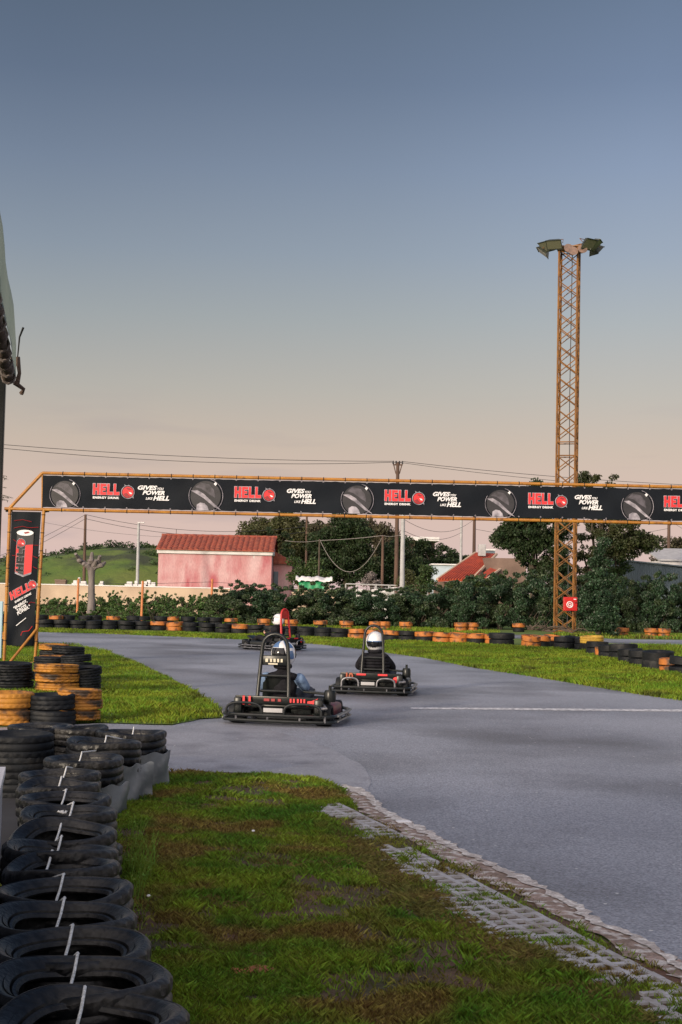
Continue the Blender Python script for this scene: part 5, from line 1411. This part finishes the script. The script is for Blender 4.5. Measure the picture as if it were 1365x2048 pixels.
q = at(1345, 1138, 95)
wv = empty('white_shed', (q.x, 95, 0), 'white walled shed with a pale roof behind the corrugated shed at the right edge', 'shed')
zq = at(1345, 1122, 95).z
wallbox('wall', m_whitew, wv, (1.5, 2, zq / 2), (4.6, 4, zq)); b = MB(); b.add([(-1, -.3, zq), (4.2, -.3, zq), (4.2, 4.4, zq + .9), (-1, 4.4, zq + .9), (-1, -.3, zq + .1), (4.2, -.3, zq + .1), (4.2, 4.4, zq + 1), (-1, 4.4, zq + 1)], [(0, 3, 2, 1), (4, 5, 6, 7), (0, 1, 5, 4), (1, 2, 6, 5), (3, 7, 6, 2), (0, 4, 7, 3)]); b.build('roof', m_polec, wv)
# pale flat roofed house in the trees
q = at(822, 1100, 130); zf = at(822, 1078, 130).z
fl = empty('flat_roofed_house', (q.x, 130, 0), 'pale house with a thin flat roof on posts between the trees', 'house')
wallbox('wall', m_brownw, fl, (1.2, 3, (zf - .3) / 2), (2.2, 4, zf - .3)); b = MB(); b.rbox((.3, 2, zf), (4.6, 6, .38), .04); b.build('roof', m_whitew, fl)
b = MB(); b.box((1.45, -.3, (zf - .4) / 2 + .1), (.45, .4, zf - .4)); b.build('column', m_whitew, fl)
q = at(905, 1145, 110); zz = at(905, 1131, 110).z
wc = empty('white_outbuilding', (q.x, 110, 0), 'small whitish blue outbuilding left of the red roof', 'shed')
wallbox('wall', mat('pale_blue_render', (.5, .58, .66), (.42, .5, .58), 2, .7), wc, (0, 1.5, zz / 2), (3.0, 3, zz)); b = MB(); b.rbox((0, 1.5, zz + .06), (3.3, 3.4, .12), .02); b.build('roof', m_whitew, wc)
q = at(978, 1100, 108); zz = at(978, 1097, 108).z
wt = empty('water_tank_house', (q.x, 108, 0), 'small grey rooftop block showing beside the top of the red roof', 'house'); wallbox('wall', m_metalsheet, wt, (0, 1, zz / 2 - .1), (1.0, 2, zz - .2)); b = MB(); b.rbox((0, 1, zz - .1), (1.1, 2.1, .12), .02); b.build('roof', m_whitew, wt)
# small roof at far left of hill (white things on the wall)
random.seed(9)
for i, (px, w_, h_) in enumerate([(150, .35, .22), (158, .2, .42), (166, .5, .18), (203, .3, .2), (258, .5, .22), (272, .3, .28), (288, .7, .26), (297, .35, .35), (306, .4, .2)]):
    q = at(px, 1168, 95); b = MB(); b.rbox((0, 0, .9), (w_, .5, 1.8), .03); b.rbox((w_ * .1, 0, 1.75 + h_ / 2), (w_ * .7, .35, h_), .02)
    o = b.build('white_gravestone' if 0 else 'garden_block', m_whitew, loc=(q.x, 95, 0)); tag(o, '%s white block from the left showing over the beige wall' % ORD[i], 'block', 'white blocks behind the wall')
q = at(122, 1165, 97); b = MB(); b.rbox((0, 0, 1.0), (.75, .5, 2.0), .03); b.rbox((0, -.02, 1.95), (.8, .5, .12), .02); tag(b.build('dark_crate', m_brownw, loc=(q.x, 97, 0)), 'dark box showing over the beige wall on the left', 'box')
# green and white covered stack
q = at(628, 1178, 88); z1, z0 = at(628, 1158, 88).z, .2
tp_ = empty('covered_stack', (q.x, 88, 0), 'stack under a green tarpaulin with a white sheet on top', 'stack')
def drape(name, x0, x1, y0, y1, ztop, zbot, m, amp, seed, dz=0):
    rr = random.Random(seed); n = 26; V = []; F = []
    cols_ = [rr.uniform(-1, 1) for _ in range(n + 1)]
    for i in range(n + 1):
        x = x0 + (x1 - x0) * i / n; w = math.sin(i * .9) * amp + cols_[i] * amp * .4
        V += [(x, y0 - .08 + w * .5, zbot + cols_[i] * .06), (x, y0 + w * .3, (ztop + zbot) / 2), (x, y0 + .03, ztop + cols_[i] * .05 + dz * math.sin(i * .3)), (x, (y0 + y1) / 2, ztop + .15 + cols_[i] * .06), (x, y1, ztop)]
    for i in range(n):
        for k in range(4): a = i * 5 + k; F.append((a, a + 5, a + 6, a + 1))
    b = MB(); b.add(V, F); return b.build(name, m, tp_, smooth=True)
drape('tarpaulin', -.95, .75, 0, 1.4, z1 - .12, z1 - .62, m_greensheet, .1, 1); drape('white_sheet', -1.15, 1.15, -.15, 1.6, z1 + .0, z1 - .14, m_whitew, .05, 2, .08)
b = MB(); b.rbox((0, .7, (z1 - .4) / 2), (2.0, 1.2, z1 - .4), .05); b.build('stacked_boards', m_beige, tp_)
q2 = at(612, 1186, 84); b = MB(); b.rbox((0, 0, .76), (2.6, .3, 1.52), .03); b.rbox((0, -.02, 1.5), (2.7, .36, .08), .01); tag(b.build('garden_wall', m_beige, loc=(q2.x + .5, 84, 0)), 'short beige wall under the green tarpaulin', 'wall')
# pipe frame carport
q = at(750, 1185, 84); cp = empty('pipe_frame', (q.x, 84, 0), 'grey pipe frame shelter with white junk inside behind the hedge', 'frame')
x0, x1 = at(692, 1180, 84).x - q.x, at(814, 1180, 84).x - q.x; zt = at(750, 1169, 84).z
for x in (x0, x0 + .7, (x0 + x1) / 2, x1 - 1, x1):
    for y in (0, 2.5): b = MB(); b.tube([(x, y, 0), (x, y, zt)], .035, 6); b.build('upright', m_polec, cp)
for y in (0, 2.5): b = MB(); b.tube([(x0, y, zt), (x1, y, zt - .04)], .04, 6); b.build('rail', m_polec, cp)
b = MB()
for k in range(5): b.tube([(x0 + .1, 0.02, zt - .2 - .14 * k), (x1 - .1, .02, zt - .22 - .14 * k)], .012, 4)
b.build('wire_mesh', m_polec, cp)
random.seed(31)
for i in range(6):
    px = 702 + i * 17; qq = at(px, 1190, 86); b = MB(); h_ = random.uniform(1.45, 1.95)
    b.rbox((0, 0, h_ / 2), (random.uniform(.25, .6), .4, h_), .06, rot=Matrix.Rotation(R(random.uniform(-6, 6)), 3, 'Y')); b.rbox((.1, -.02, h_ - .1), (.35, .42, .22), .05)
    o = b.build('white_sack', m_whitew, loc=(qq.x, 86, 0)); tag(o, '%s white bulging bundle from the left standing inside the pipe frame' % ORD[i], 'bundle', 'white bundles in the pipe frame')

# ---------------------------------------------------------------- poles and wires
def pole(px, pytop, d, r_, m, label, kind='utility_pole', cross=None, lampa=False, lean=0):
    q = at(px, 1180, d); zt = at(px, pytop, d).z
    o = empty(kind, (q.x, d, 0), label, 'pole'); tx = at(px, pytop, d).x - q.x + lean
    tx *= .35
    b = MB(); b.tube([(0, 0, 0), (tx, 0, zt)], [r_ * 1.2, r_ * .8], 10); b.build('pole', m, o, smooth='auto')
    if cross:
        b = MB(); b.tube([(tx - cross, 0, zt - .15), (tx + cross, 0, zt - .15)], .05, 6); c = b.build('crossarm', m, o)
        for s in (-1, -.35, .35, 1): i_ = MB(); i_.lathe([(0, 0), (.05, 0), (.06, .08), (.03, .14), (.05, .2), (0, .22)], 8, Matrix.Translation((tx + s * cross * .95, 0, zt - .1)), closed=False); i_.build('insulator', m_wire, c)
        b = MB(); b.tube([(tx - cross * .8, 0, zt - .2), (tx - cross * .4, 0, zt - .7), (tx, 0, zt - .9)], .035, 5); b.tube([(tx + cross * .8, 0, zt - .2), (tx + cross * .4, 0, zt - .7), (tx, 0, zt - .9)], .035, 5); b.build('strut', m, o)
    if lampa:
        b = MB(); b.rbox((tx + .18, 0, zt + .03), (.5, .16, .08), .03); b.build('lamp_head', m_whitew, o)
    return Vector((q.x + tx, d, zt))
T1 = pole(168, 1029, 120, .13, m_wood, 'dark wooden pole with wires standing on the hill')
T2 = pole(275, 1046, 98, .11, m_polec, 'pale slim lamp post left of the pink house', 'lamp_post', lampa=True)
T3 = pole(793, 925, 92, .14, m_wood, 'tall brown pole with a small crossarm rising above the banner', cross=.32)
T4 = pole(805, 1030, 74, .13, m_polec, 'pale concrete pole right of the tall brown pole')
T5 = pole(765, 1071, 90, .10, m_wood, 'short brown pole left of the tall brown pole')
T6 = pole(638, 1078, 92, .07, m_bark, 'thin pole holding a sagging wire before the dark tree')
T7 = pole(922, 1030, 96, .10, m_polec, 'slim pale pole left of the dark one under the banner')
T8 = pole(948, 1030, 100, .13, m_wood, 'dark pole above the red roof')
T9 = pole(1338, 1040, 100, .13, m_wood, 'brown pole near the right edge')
T10 = pole(612, 1028, 125, .11, m_wood, 'dark pole among the olive trees')
T11 = pole(90, 1098, 150, .06, m_wood, 'thin short post on the hill beside the gantry leg'); T12 = pole(126, 1101, 150, .05, m_wood, 'thinnest short post on the hill')
def wire(a, c, sag, label, r_=.014, m=m_wire, n=14):
    pts = [Vector(a).lerp(Vector(c), t) - Vector((0, 0, 4 * sag * t * (1 - t))) for t in np.linspace(0, 1, n)]
    b = MB(); b.tube(pts, r_, 4); o = b.build('overhead_wire', m); return tag(o, label, 'wire', 'overhead wires')
LW = at(-140, 876, 82); LW2 = at(-140, 880, 82); RW = at(1700, 976, 110)
wire(LW, T3 + Vector((-.3, 0, .08)), .35, 'upper wire running left from the tall brown pole', .016); wire(LW2, T3 + Vector((.3, 0, .05)), .6, 'lower wire running left from the tall brown pole', .016)
wire(T3 + Vector((.3, 0, .08)), RW, .5, 'upper wire running right from the tall brown pole', .016); wire(T3 + Vector((-.2, 0, .05)), RW + Vector((0, 0, -.25)), .7, 'lower wire running right from the tall brown pole', .014)
wire(T1, at(-120, 1150, 118), .5, 'upper wire falling left from the hill pole', .016); wire(T1 - Vector((0, 0, .35)), at(-120, 1168, 118), .5, 'lower wire falling left from the hill pole', .016)
wire(T1, T10 - Vector((0, 0, 1.1)), .9, 'upper wire from the hill pole over the pink house', .018); wire(T1 - Vector((0, 0, .35)), T10 - Vector((0, 0, 1.6)), .9, 'lower wire from the hill pole over the pink house', .018)
wire(at(85, 1044, 125), at(330, 1074, 110), .2, 'thin wire descending towards the pink roof', .010)
wire(T6 - Vector((0, 0, .1)), T5, .05, 'straight pale wire from the thin pole to the short brown pole', .016, m_wirep); wire(T6 - Vector((0, 0, .1)), at(570, 1081, 100), .1, 'pale wire from the thin pole to the cypress', .014, m_wirep)
wire(T6, T5, 2.25, 'deeply sagging pale wire in front of the dark tree', .016, m_wirep, 24)
wire(T5, T4 - Vector((0, 0, 1.0)), .1, 'pale wire between the short brown pole and the concrete pole', .014, m_wirep)
wire(T4 - Vector((0, 0, .8)), T7 - Vector((0, 0, 1.2)), .5, 'wire between the concrete pole and the slim pale pole', .012); wire(T8 - Vector((0, 0, 1.0)), T9 - Vector((0, 0, .6)), .7, 'wire between the dark pole and the pole near the right edge', .012)
wire(T4 - Vector((0, 0, .2)), T8 - Vector((0, 0, .3)), .8, 'wire looping from the concrete pole to the dark pole', .012)
wire(T9, at(1480, 1110, 90), .2, 'wire falling right from the pole near the right edge', .012)

# fence posts
for i, (px, t_, d, r_) in enumerate([(155, 1158, 68, .055), (284, 1163, 64, .055), (423, 1159, 70, .055)]):
    q = at(px, 1200, d); zt = at(px, t_, d).z; b = MB(); b.tube([(0, 0, 0), (.02, 0, zt)], r_, 8); b.tube([(.02, 0, zt), (.02, 0, zt + .03)], [r_ * 1.2, r_ * .6], 8)
    o = b.build('fence_post', m_polep, loc=(q.x, d, 0)); tag(o, '%s orange fence post from the left in front of the beige wall' % ORD[i], 'post', 'orange fence posts')
b = MB(); A_ = at(155, 1166, 68); B_ = at(284, 1168, 64); C_ = at(423, 1164, 70)
b.tube([A_, B_, C_, at(600, 1176, 74)], .008, 4); tag(b.build('fence_wire', m_wire), 'thin fence wire strung along the orange posts', 'wire')

# pollarded tree
q = P(183, 1240); d = 66; q = at(183, 1200, d)
pt = empty('pollarded_tree', (q.x, d, 0), 'bare pollarded tree with a pale trunk and a knobbly fist of cut branches', 'tree')
zt = at(183, 1135, d).z; b = MB(); b.tube([(0, 0, 0), (0, 0, zt * .4), (-.03, 0, zt * .8), (-.05, 0, zt)], [.22, .17, .15, .2], 12); b.build('trunk', m_bark_pale, pt, smooth='auto')
random.seed(2)
for i, (dx, dz, l) in enumerate([(-.72, .62, 3), (-.42, .30, 3), (.0, .70, 3), (.42, .55, 3), (.62, .25, 3), (-.15, .35, 2), (.25, .35, 2)]):
    b = MB(); b.tube([(-.05, 0, zt - .15), (-.05 + dx * .35, random.uniform(-.2, .2), zt + dz * .2), (-.05 + dx * .8, random.uniform(-.3, .3), zt + dz * .45), (-.05 + dx, random.uniform(-.3, .3), zt + dz)], [.15, .12, .12, .07], 8)
    b.sphere((-.05 + dx * .8, 0, zt + dz * .5), .13, 8, 6, sc=(1, 1, .8)); b.build('branch', m_bark_pale, pt, smooth='auto')

# ---------------------------------------------------------------- hedges and shrubs
def shrub_mesh(seed, w, h, n, leaf, m, dpt=None):
    rr = np.random.default_rng(seed); cs = []; rs = []; dpt = dpt or w * .8
    for i in range(26):
        z = rr.uniform(.1, 1) * h * .92; tw = w / 2 * (1 - .35 * (z / h) ** 2)
        cs.append((rr.uniform(-tw, tw), rr.uniform(-dpt / 2, dpt / 2), z)); rs.append(rr.uniform(.14, .26) * h * .75)
    for i in range(7): cs.append((rr.uniform(-w * .35, w * .35), 0, h * rr.uniform(.95, 1.15))); rs.append(h * .07)
    V = leaf_cloud(cs, rs, n, leaf, seed + 50); V[:, 2] = np.maximum(V[:, 2], .02)
    return fast_mesh('foliage', V, np.arange(len(V)).reshape(-1, 4), m)
stem_mb = MB(); random.seed(6)
for i in range(6):
    a = i; stem_mb.tube([(.08 * math.cos(a), .08 * math.sin(a), 0), (.25 * math.cos(a), .2 * math.sin(a), .5), (.5 * math.cos(a * 1.3), .35 * math.sin(a), 1.0)], [.03, .02, .01], 5)
stem_me = stem_mb.mesh('stem', m_bark)
HM = [shrub_mesh(s, 2.1, 1.95, 14000, .09, m_leaf_hedge if s % 2 else m_leaf_hedge2, 2.4) for s in range(4)]
def shrub(name, me, loc, sc, rz, label, group):
    o = empty(name, loc, label, 'shrub', rz=rz, group=group); o.scale = sc
    link('foliage', me, o); link('stem', stem_me, o); return o
random.seed(17)
htab = [(455, 1180), (490, 1171), (530, 1181), (600, 1183), (660, 1176), (700, 1185), (760, 1186), (800, 1187), (870, 1180), (930, 1168), (1000, 1160), (1060, 1158), (1120, 1160), (1180, 1165), (1260, 1168), (1320, 1160), (1380, 1168), (1450, 1165)]
px = 458; i = 0
while px < 1440:
    d = 66 + (px - 450) / 900 * 3 + random.uniform(-.5, .5); q = at(px, 1200, d); zt = at(px, interp(px, htab), d).z
    s = zt / 1.95; shrub('hedge_shrub', HM[i % 4], (q.x, d, 0), (1.0, .9, s), random.uniform(-.3, .3) + (PI if i % 3 == 0 else 0), 'dark green shrub, %s from the left in the long clipped hedge' % ORD[i], 'shrubs of the long dark hedge')
    px += 32; i += 1
BM_ = [shrub_mesh(s + 20, 1.8, 1.0, 2400, .10, m_leaf_bush) for s in range(3)]
px = 88; i = 0
while px < 452:
    d = 71 + random.uniform(-1, 1); q = at(px, 1200, d); zt = at(px, random.choice([1190, 1195, 1200, 1205]), d).z
    shrub('low_bush', BM_[i % 3], (q.x, d, 0), (1, 1, zt), random.uniform(-.4, .4), 'mid green straggly bush, %s from the left before the beige wall' % ORD[i], 'low bushes before the beige wall')
    px += 18; i += 1
px = 60; i = 0
while px < 470:
    d = 65.0; q = at(px, 1200, d)
    shrub('low_bush', BM_[(i + 1) % 3], (q.x, d + random.uniform(-.6, .6), 0), (.9, .7, random.uniform(.5, .85)), random.uniform(-.4, .4), 'ragged bush growing over the rear tyre barrier, %s from the left' % ORD[i], 'bushes over the rear barrier')
    px += random.choice([30, 38, 46]); i += 1

m_leaf_olive2 = mat('leaf_dull_olive', (.03, .045, .014), (.055, .06, .02), 1.0, .6, island=.4, transl=.2)
# ---------------------------------------------------------------- trees (crown blobs in metres about the trunk base)
def T(px, d): q = at(px, 1180, d); return (q.x, d, 0)
def blob(px, py, d, rx_px, rz_px, base, ry=None):
    c = at(px, py, d); s = d / FPX
    return (c.x - base[0], 0, c.z, rx_px * s, ry or rx_px * s * .8, rz_px * s)
def bg_tree(name, label, px, d, bl, m, k, n, leaf, rmin, rmax, seed, tr=.2, group='trees behind the track', **kw):
    base = T(px, d); return tree(name, label, 'tree', base, [blob(a, c, d, e, f, base) for a, c, e, f in bl], m, k, n, leaf, rmin, rmax, seed, tr, group=group, **kw)
bg_tree('olive_tree', 'broad olive green tree behind the pink roof', 550, 128, [(515, 1070, 44, 34), (560, 1052, 54, 30), (600, 1075, 42, 42), (496, 1095, 28, 40), (550, 1110, 50, 45)], m_leaf_olive, 130, 30000, .22, .45, 1.0, 1, shell=.25)
bg_tree('cypress_tree', 'slim dark cypress just right of the pink roof', 540, 116, [(540, 1082, 8, 30), (540, 1120, 11, 50), (539, 1060, 4, 14)], m_leaf_dark, 40, 5000, .16, .2, .4, 2, .12, shell=.1)
bg_tree('cypress_tree', 'wider dark cypress behind the side wing', 572, 117, [(572, 1090, 10, 30), (572, 1125, 14, 50), (571, 1066, 5, 12)], m_leaf_dark, 40, 6000, .16, .2, .45, 3, .12, shell=.1)
bg_tree('broad_tree', 'big dark leafy tree behind the sagging wire', 692, 110, [(690, 1070, 60, 36), (650, 1100, 35, 40), (720, 1105, 48, 45), (685, 1130, 60, 45), (700, 1050, 30, 16)], m_leaf_dark, 150, 36000, .2, .4, .9, 4, .3, shell=.3)
bg_tree('broad_tree', 'brownish thin tree filling in behind the big dark one', 745, 120, [(745, 1065, 40, 28), (780, 1095, 40, 40), (640, 1062, 26, 20), (760, 1130, 50, 50)], m_leaf_dry, 130, 24000, .22, .4, .9, 5, .22, shell=.3)
bg_tree('broad_tree', 'dark tree left of the concrete pole', 790, 112, [(795, 1120, 40, 45), (770, 1145, 40, 35), (810, 1090, 20, 20)], m_leaf_dark, 60, 11000, .2, .4, .8, 6)
bg_tree('broad_tree', 'wide dull green tree filling the gap behind the side wing', 615, 135, [(600, 1085, 36, 40), (640, 1090, 36, 44), (610, 1125, 46, 36)], m_leaf_olive, 70, 12000, .26, .5, 1.1, 27)
bg_tree('broad_tree', 'leafy tree behind the thin pole', 610, 100, [(612, 1140, 30, 28), (640, 1150, 26, 24), (595, 1150, 18, 20)], m_leaf_mid, 50, 8000, .18, .3, .7, 7)
bg_tree('broad_tree', 'dark tree with a ragged top right of the flat roof', 868, 122, [(860, 1100, 38, 22), (890, 1115, 30, 26), (845, 1130, 40, 35), (900, 1140, 35, 30)], m_leaf_dark, 70, 12000, .22, .35, .8, 8)
bg_tree('pine_tree', 'bushy grey green conifer in front of the red roof', 842, 70, [(845, 1165, 24, 26), (840, 1205, 36, 40), (858, 1145, 12, 18), (830, 1235, 40, 26)], m_leaf_mid, 80, 15000, .11, .2, .42, 9, .1, shell=.2)
bg_tree('yellowish_bush', 'yellow green bush beside the concrete pole', 822, 84, [(820, 1152, 14, 14), (812, 1165, 16, 14)], m_leaf_olive, 20, 2500, .13, .2, .4, 10, .06)
bg_tree('broad_tree', 'large dark tree left of the tower with branches over the red roof', 1070, 80, [(1045, 1075, 66, 30), (1025, 1092, 40, 20), (1095, 1110, 55, 48), (1000, 1078, 34, 16), (1095, 1150, 55, 30), (1100, 1045, 60, 40), (1050, 1048, 50, 28), (1070, 985, 30, 22)], m_leaf_dark, 190, 36000, .15, .25, .55, 11, .28)
bg_tree('broad_tree', 'loose sided tree right of the tower with twigs against the sky', 1190, 82, [(1175, 962, 24, 22), (1228, 962, 14, 16), (1200, 1010, 55, 24), (1230, 1060, 62, 34), (1270, 1090, 50, 28), (1300, 1085, 30, 18), (1190, 1090, 50, 50), (1160, 1140, 45, 40)], m_leaf_olive2, 150, 24000, .15, .22, .5, 12, .22, limbs=16)
bg_tree('broad_tree', 'pale green tree top left of the corrugated shed', 1235, 86, [(1230, 1130, 40, 35), (1215, 1165, 40, 35)], m_leaf_mid, 50, 7000, .15, .25, .5, 13)
bg_tree('conifer_tree', 'dark feathery conifer standing right of the tower', 1198, 58.5, [(1200, 1110, 18, 45), (1198, 1165, 32, 50), (1200, 1225, 38, 50), (1215, 1250, 26, 30)], m_leaf_hedge, 120, 26000, .10, .16, .36, 14, .1, shell=.15)
bg_tree('broad_tree', 'hazy tree behind the sheds at the right edge', 1352, 120, [(1350, 1100, 32, 24), (1385, 1095, 30, 26), (1330, 1120, 20, 20)], m_leaf_dry, 50, 7000, .24, .4, .8, 15)
bg_tree('broad_tree', 'dark shrubby tree between the red roof and the hedge', 955, 74, [(960, 1168, 40, 14), (1000, 1165, 30, 16), (920, 1178, 24, 12)], m_leaf_mid, 40, 6000, .13, .2, .4, 16, .08)
bg_tree('broad_tree', 'low dark tree right of the pale poles', 925, 126, [(925, 1128, 26, 18), (905, 1120, 20, 16)], m_leaf_dark, 30, 4500, .2, .3, .6, 17)
bg_tree('bare_shrub', 'leafless grey shrub behind the pipe frame', 745, 88, [(742, 1160, 20, 14)], m_bark_pale, 14, 700, .12, .2, .4, 18, .05, limbs=14)
for i, (px, h_) in enumerate([(205, 1102), (255, 1104), (298, 1094)]):
    bg_tree('hill_shrub', '%s dark shrub from the left on the crest of the hill' % ORD[i], px, 143, [(px, h_ + 5, 9 + i * 3, 6 + i)], m_leaf_mid, 10, 900, .2, .25, .5, 30 + i, .04, group='shrubs on the hill', limbs=2)
# palm like tree at the left edge
q = at(-32, 1180, 46); pb = empty('fir_tree', (q.x, 46, 0), 'fir tree whose branch tips reach in beside the dark post at the left edge', 'tree')
b = MB(); b.tube([(0, 0, 0), (0, 0, 6.3)], [.14, .03], 8); b.build('trunk', m_bark, pb)
random.seed(5); b = MB()
for i in range(70):
    z = random.uniform(4.4, 6.2) if i > 20 else random.uniform(2, 4.4); l = (6.4 - z) * .42 + .1 if z > 4.4 else .45; a = random.uniform(0, 2 * PI); tip = Vector((math.cos(a) * l, math.sin(a) * l, z + random.uniform(-.15, .1)))
    st = Vector((0, 0, z))
    b.tube([st, st.lerp(tip, .6) + Vector((0, 0, .05)), tip], [.02, .012, .004], 4)
    for j in range(28):
        t = random.uniform(.2, 1); p0 = st.lerp(tip, t); d_ = Vector((random.uniform(-1, 1), random.uniform(-1, 1), random.uniform(-.6, .4))).normalized() * random.uniform(.06, .14); w = d_.cross(Vector((0, 0, 1))).normalized() * .014
        b.add([p0 - w, p0 + w, p0 + d_], [(0, 1, 2)])
b.build('crown', m_leaf_dark, pb)

# ---------------------------------------------------------------- pit side: canopy, post, barrier board
c0 = at(33, 778, 6.0); rd = Vector((-.205, 1, 0)).normalized(); side = Vector((-1, -.205, 0)).normalized()
cn = empty('awning', (c0.x, c0.y, 0), 'pale green cloth awning with a dark rolled edge above the pit side', 'awning')
def AL(s_, t_, z): v = rd * s_ + side * t_; return (v.x, v.y, z)   # s along row (negative = towards camera), t outwards left
b = MB(); V = []; F = []; n = 26
zs = [(0.004, 2.66), (.004, 2.80), (.012, 2.88), (.05, 2.93), (.5, 3.08), (1.6, 3.4)]
for i in range(n + 1):
    s__ = -6.5 * i / n
    for k, (t_, z_) in enumerate(zs):
        sg = .004 * math.sin(i * 1.3 + k) if k < 4 else 0
        V.append(AL(s__ + (-.02 * k if i == 0 else 0), t_ + sg, z_ + (.02 * math.sin(i * .8) if k == 3 else 0)))
for i in range(n):
    for k in range(5): a = i * 6 + k; F.append((a, a + 6, a + 7, a + 1))
b.add(V, F); b.build('cloth', m_canvas, cn, smooth=True)
b = MB(); b.tube([AL(-6.5 * i / 90, .034 + .005 * math.sin(i * 1.1), 2.655 + .008 * math.sin(i * .7)) for i in range(91)], [.022 + .004 * (i % 2) for i in range(91)], 10); b.build('rolled_edge', m_brownroll, cn, smooth='auto')
b = MB(); b.tube([AL(.01, .0, 2.60 + .03), AL(.0, -.01, 2.68), AL(.005, .0, 2.75)], [.012, .008, .011], 6); b.tube([AL(.01, .01, 2.64), AL(.03, -.03, 2.615), AL(.05, -.02, 2.60)], [.011, .008, .011], 6); b.build('tassel', m_brownroll, cn)
b = MB(); b.tube([AL(.01, .01, 2.70), AL(.02, -.0, 2.76), AL(.015, -.005, 2.84), AL(.0, -.02, 2.88)], [.004, .003, .004, .005], 6); b.build('strap', m_black, cn)
for i in range(30): b = MB(); s__ = -6.3 * i / 30 - .05; b.tube([AL(s__, .034 + .027 * math.cos(a), 2.655 + .030 * math.sin(a)) for a in np.linspace(0, 2 * PI, 9)[:-1]], .006, 4, closed=True); b.build('lashing', m_bark_pale, cn)
pq = at(0, 800, 6.1)
b = MB(); b.rbox((0, 0, 1.36), (.07, .07, 2.66), .006); b.rbox((0, 0, .012), (.16, .16, .02), .003); po = b.build('canopy_post', m_blackm, loc=(at(10.5, 800, 6.1).x - .035, 6.1, 0), rz=.2); tag(po, 'dark square steel post under the awning at the left edge', 'post')
po.rotation_euler.y = 0
# white board barrier behind the tyres
q = at(14, 1535, 7.7)
wbd = empty('board_barrier', (q.x - .02, 7.7, 0), 'white topped board barrier at the left edge behind the black tyres', 'barrier')
b = MB()
cpt = rd * -1.9 + side * .03
ang = math.atan2(rd.y, rd.x)
Mx = Matrix.Rotation(ang, 4, 'Z')
zq = q.z
b.add([(x, y, z) for x in (-4.2, 0) for y in (0, .05) for z in (.05, zq - .04)], [(0, 1, 3, 2), (4, 6, 7, 5), (0, 4, 5, 1), (2, 3, 7, 6), (0, 2, 6, 4), (1, 5, 7, 3)], Mx); b.build('board', m_polec, wbd)
b = MB(); b.add([(x, y, z) for x in (-4.22, .02) for y in (-.012, .062) for z in (zq - .04, zq)], [(0, 1, 3, 2), (4, 6, 7, 5), (0, 4, 5, 1), (2, 3, 7, 6), (0, 2, 6, 4), (1, 5, 7, 3)], Mx); b.build('top_rail', m_whitew, wbd)
for s__ in (0, -1.4, -2.8, -4.1): b = MB(); b.add([(s__ + x, y, z) for x in (-.03, .005) for y in (.0505, .09) for z in (0, zq - .05)], [(0, 1, 3, 2), (4, 6, 7, 5), (0, 4, 5, 1), (2, 3, 7, 6), (0, 2, 6, 4), (1, 5, 7, 3)], Mx); b.build('support', m_polec, wbd)
# pale blue board glimpsed at far left
q = at(-14, 1180, 21); b = MB(); b.rbox((0, 0, 1.06), (.33, .05, .85), .01); b.rbox((0, .03, .5), (.05, .04, 1.0), .005)
o = b.build('blue_board', mat('pale_blue_board', (.35, .5, .58), rough=.6), loc=(at(-15, 1190, 21).x, 21, zq * 0)); o.location.z = at(0, 1222, 21).z - .635; tag(o, 'small pale blue board standing at the very left edge', 'board')
o.location.z = 0

# pit building beside and behind the camera: the awning hangs from it and its shade falls over the near lawn
pbd = empty('pit_building', (-3.4, -4, 0), 'long single storey pit building behind the awning', 'building')
b = MB(); b.rbox((-2.6, -3, 1.65), (4.6, 15, 3.3), .02); b.build('wall', m_beige, pbd)
b = MB(); b.rbox((-2.6, -3, 3.42), (5.2, 15.6, .2), .03); b.build('roof', m_polec, pbd)
for i in range(4):
    b = MB(); b.rbox((-.295, 2.5 - i * 3.4, 1.6), (.06, 1.6, 1.1), .01); w_ = b.build('window', m_whitew, pbd); b = MB(); b.box((-.255, 2.5 - i * 3.4, 1.6), (.03, 1.4, .9)); b.build('pane', m_glassd, w_)
b = MB(); b.rbox((-.29, -8.6, 1.05), (.06, .95, 2.1), .01); b.build('door', m_metalsheet, pbd)
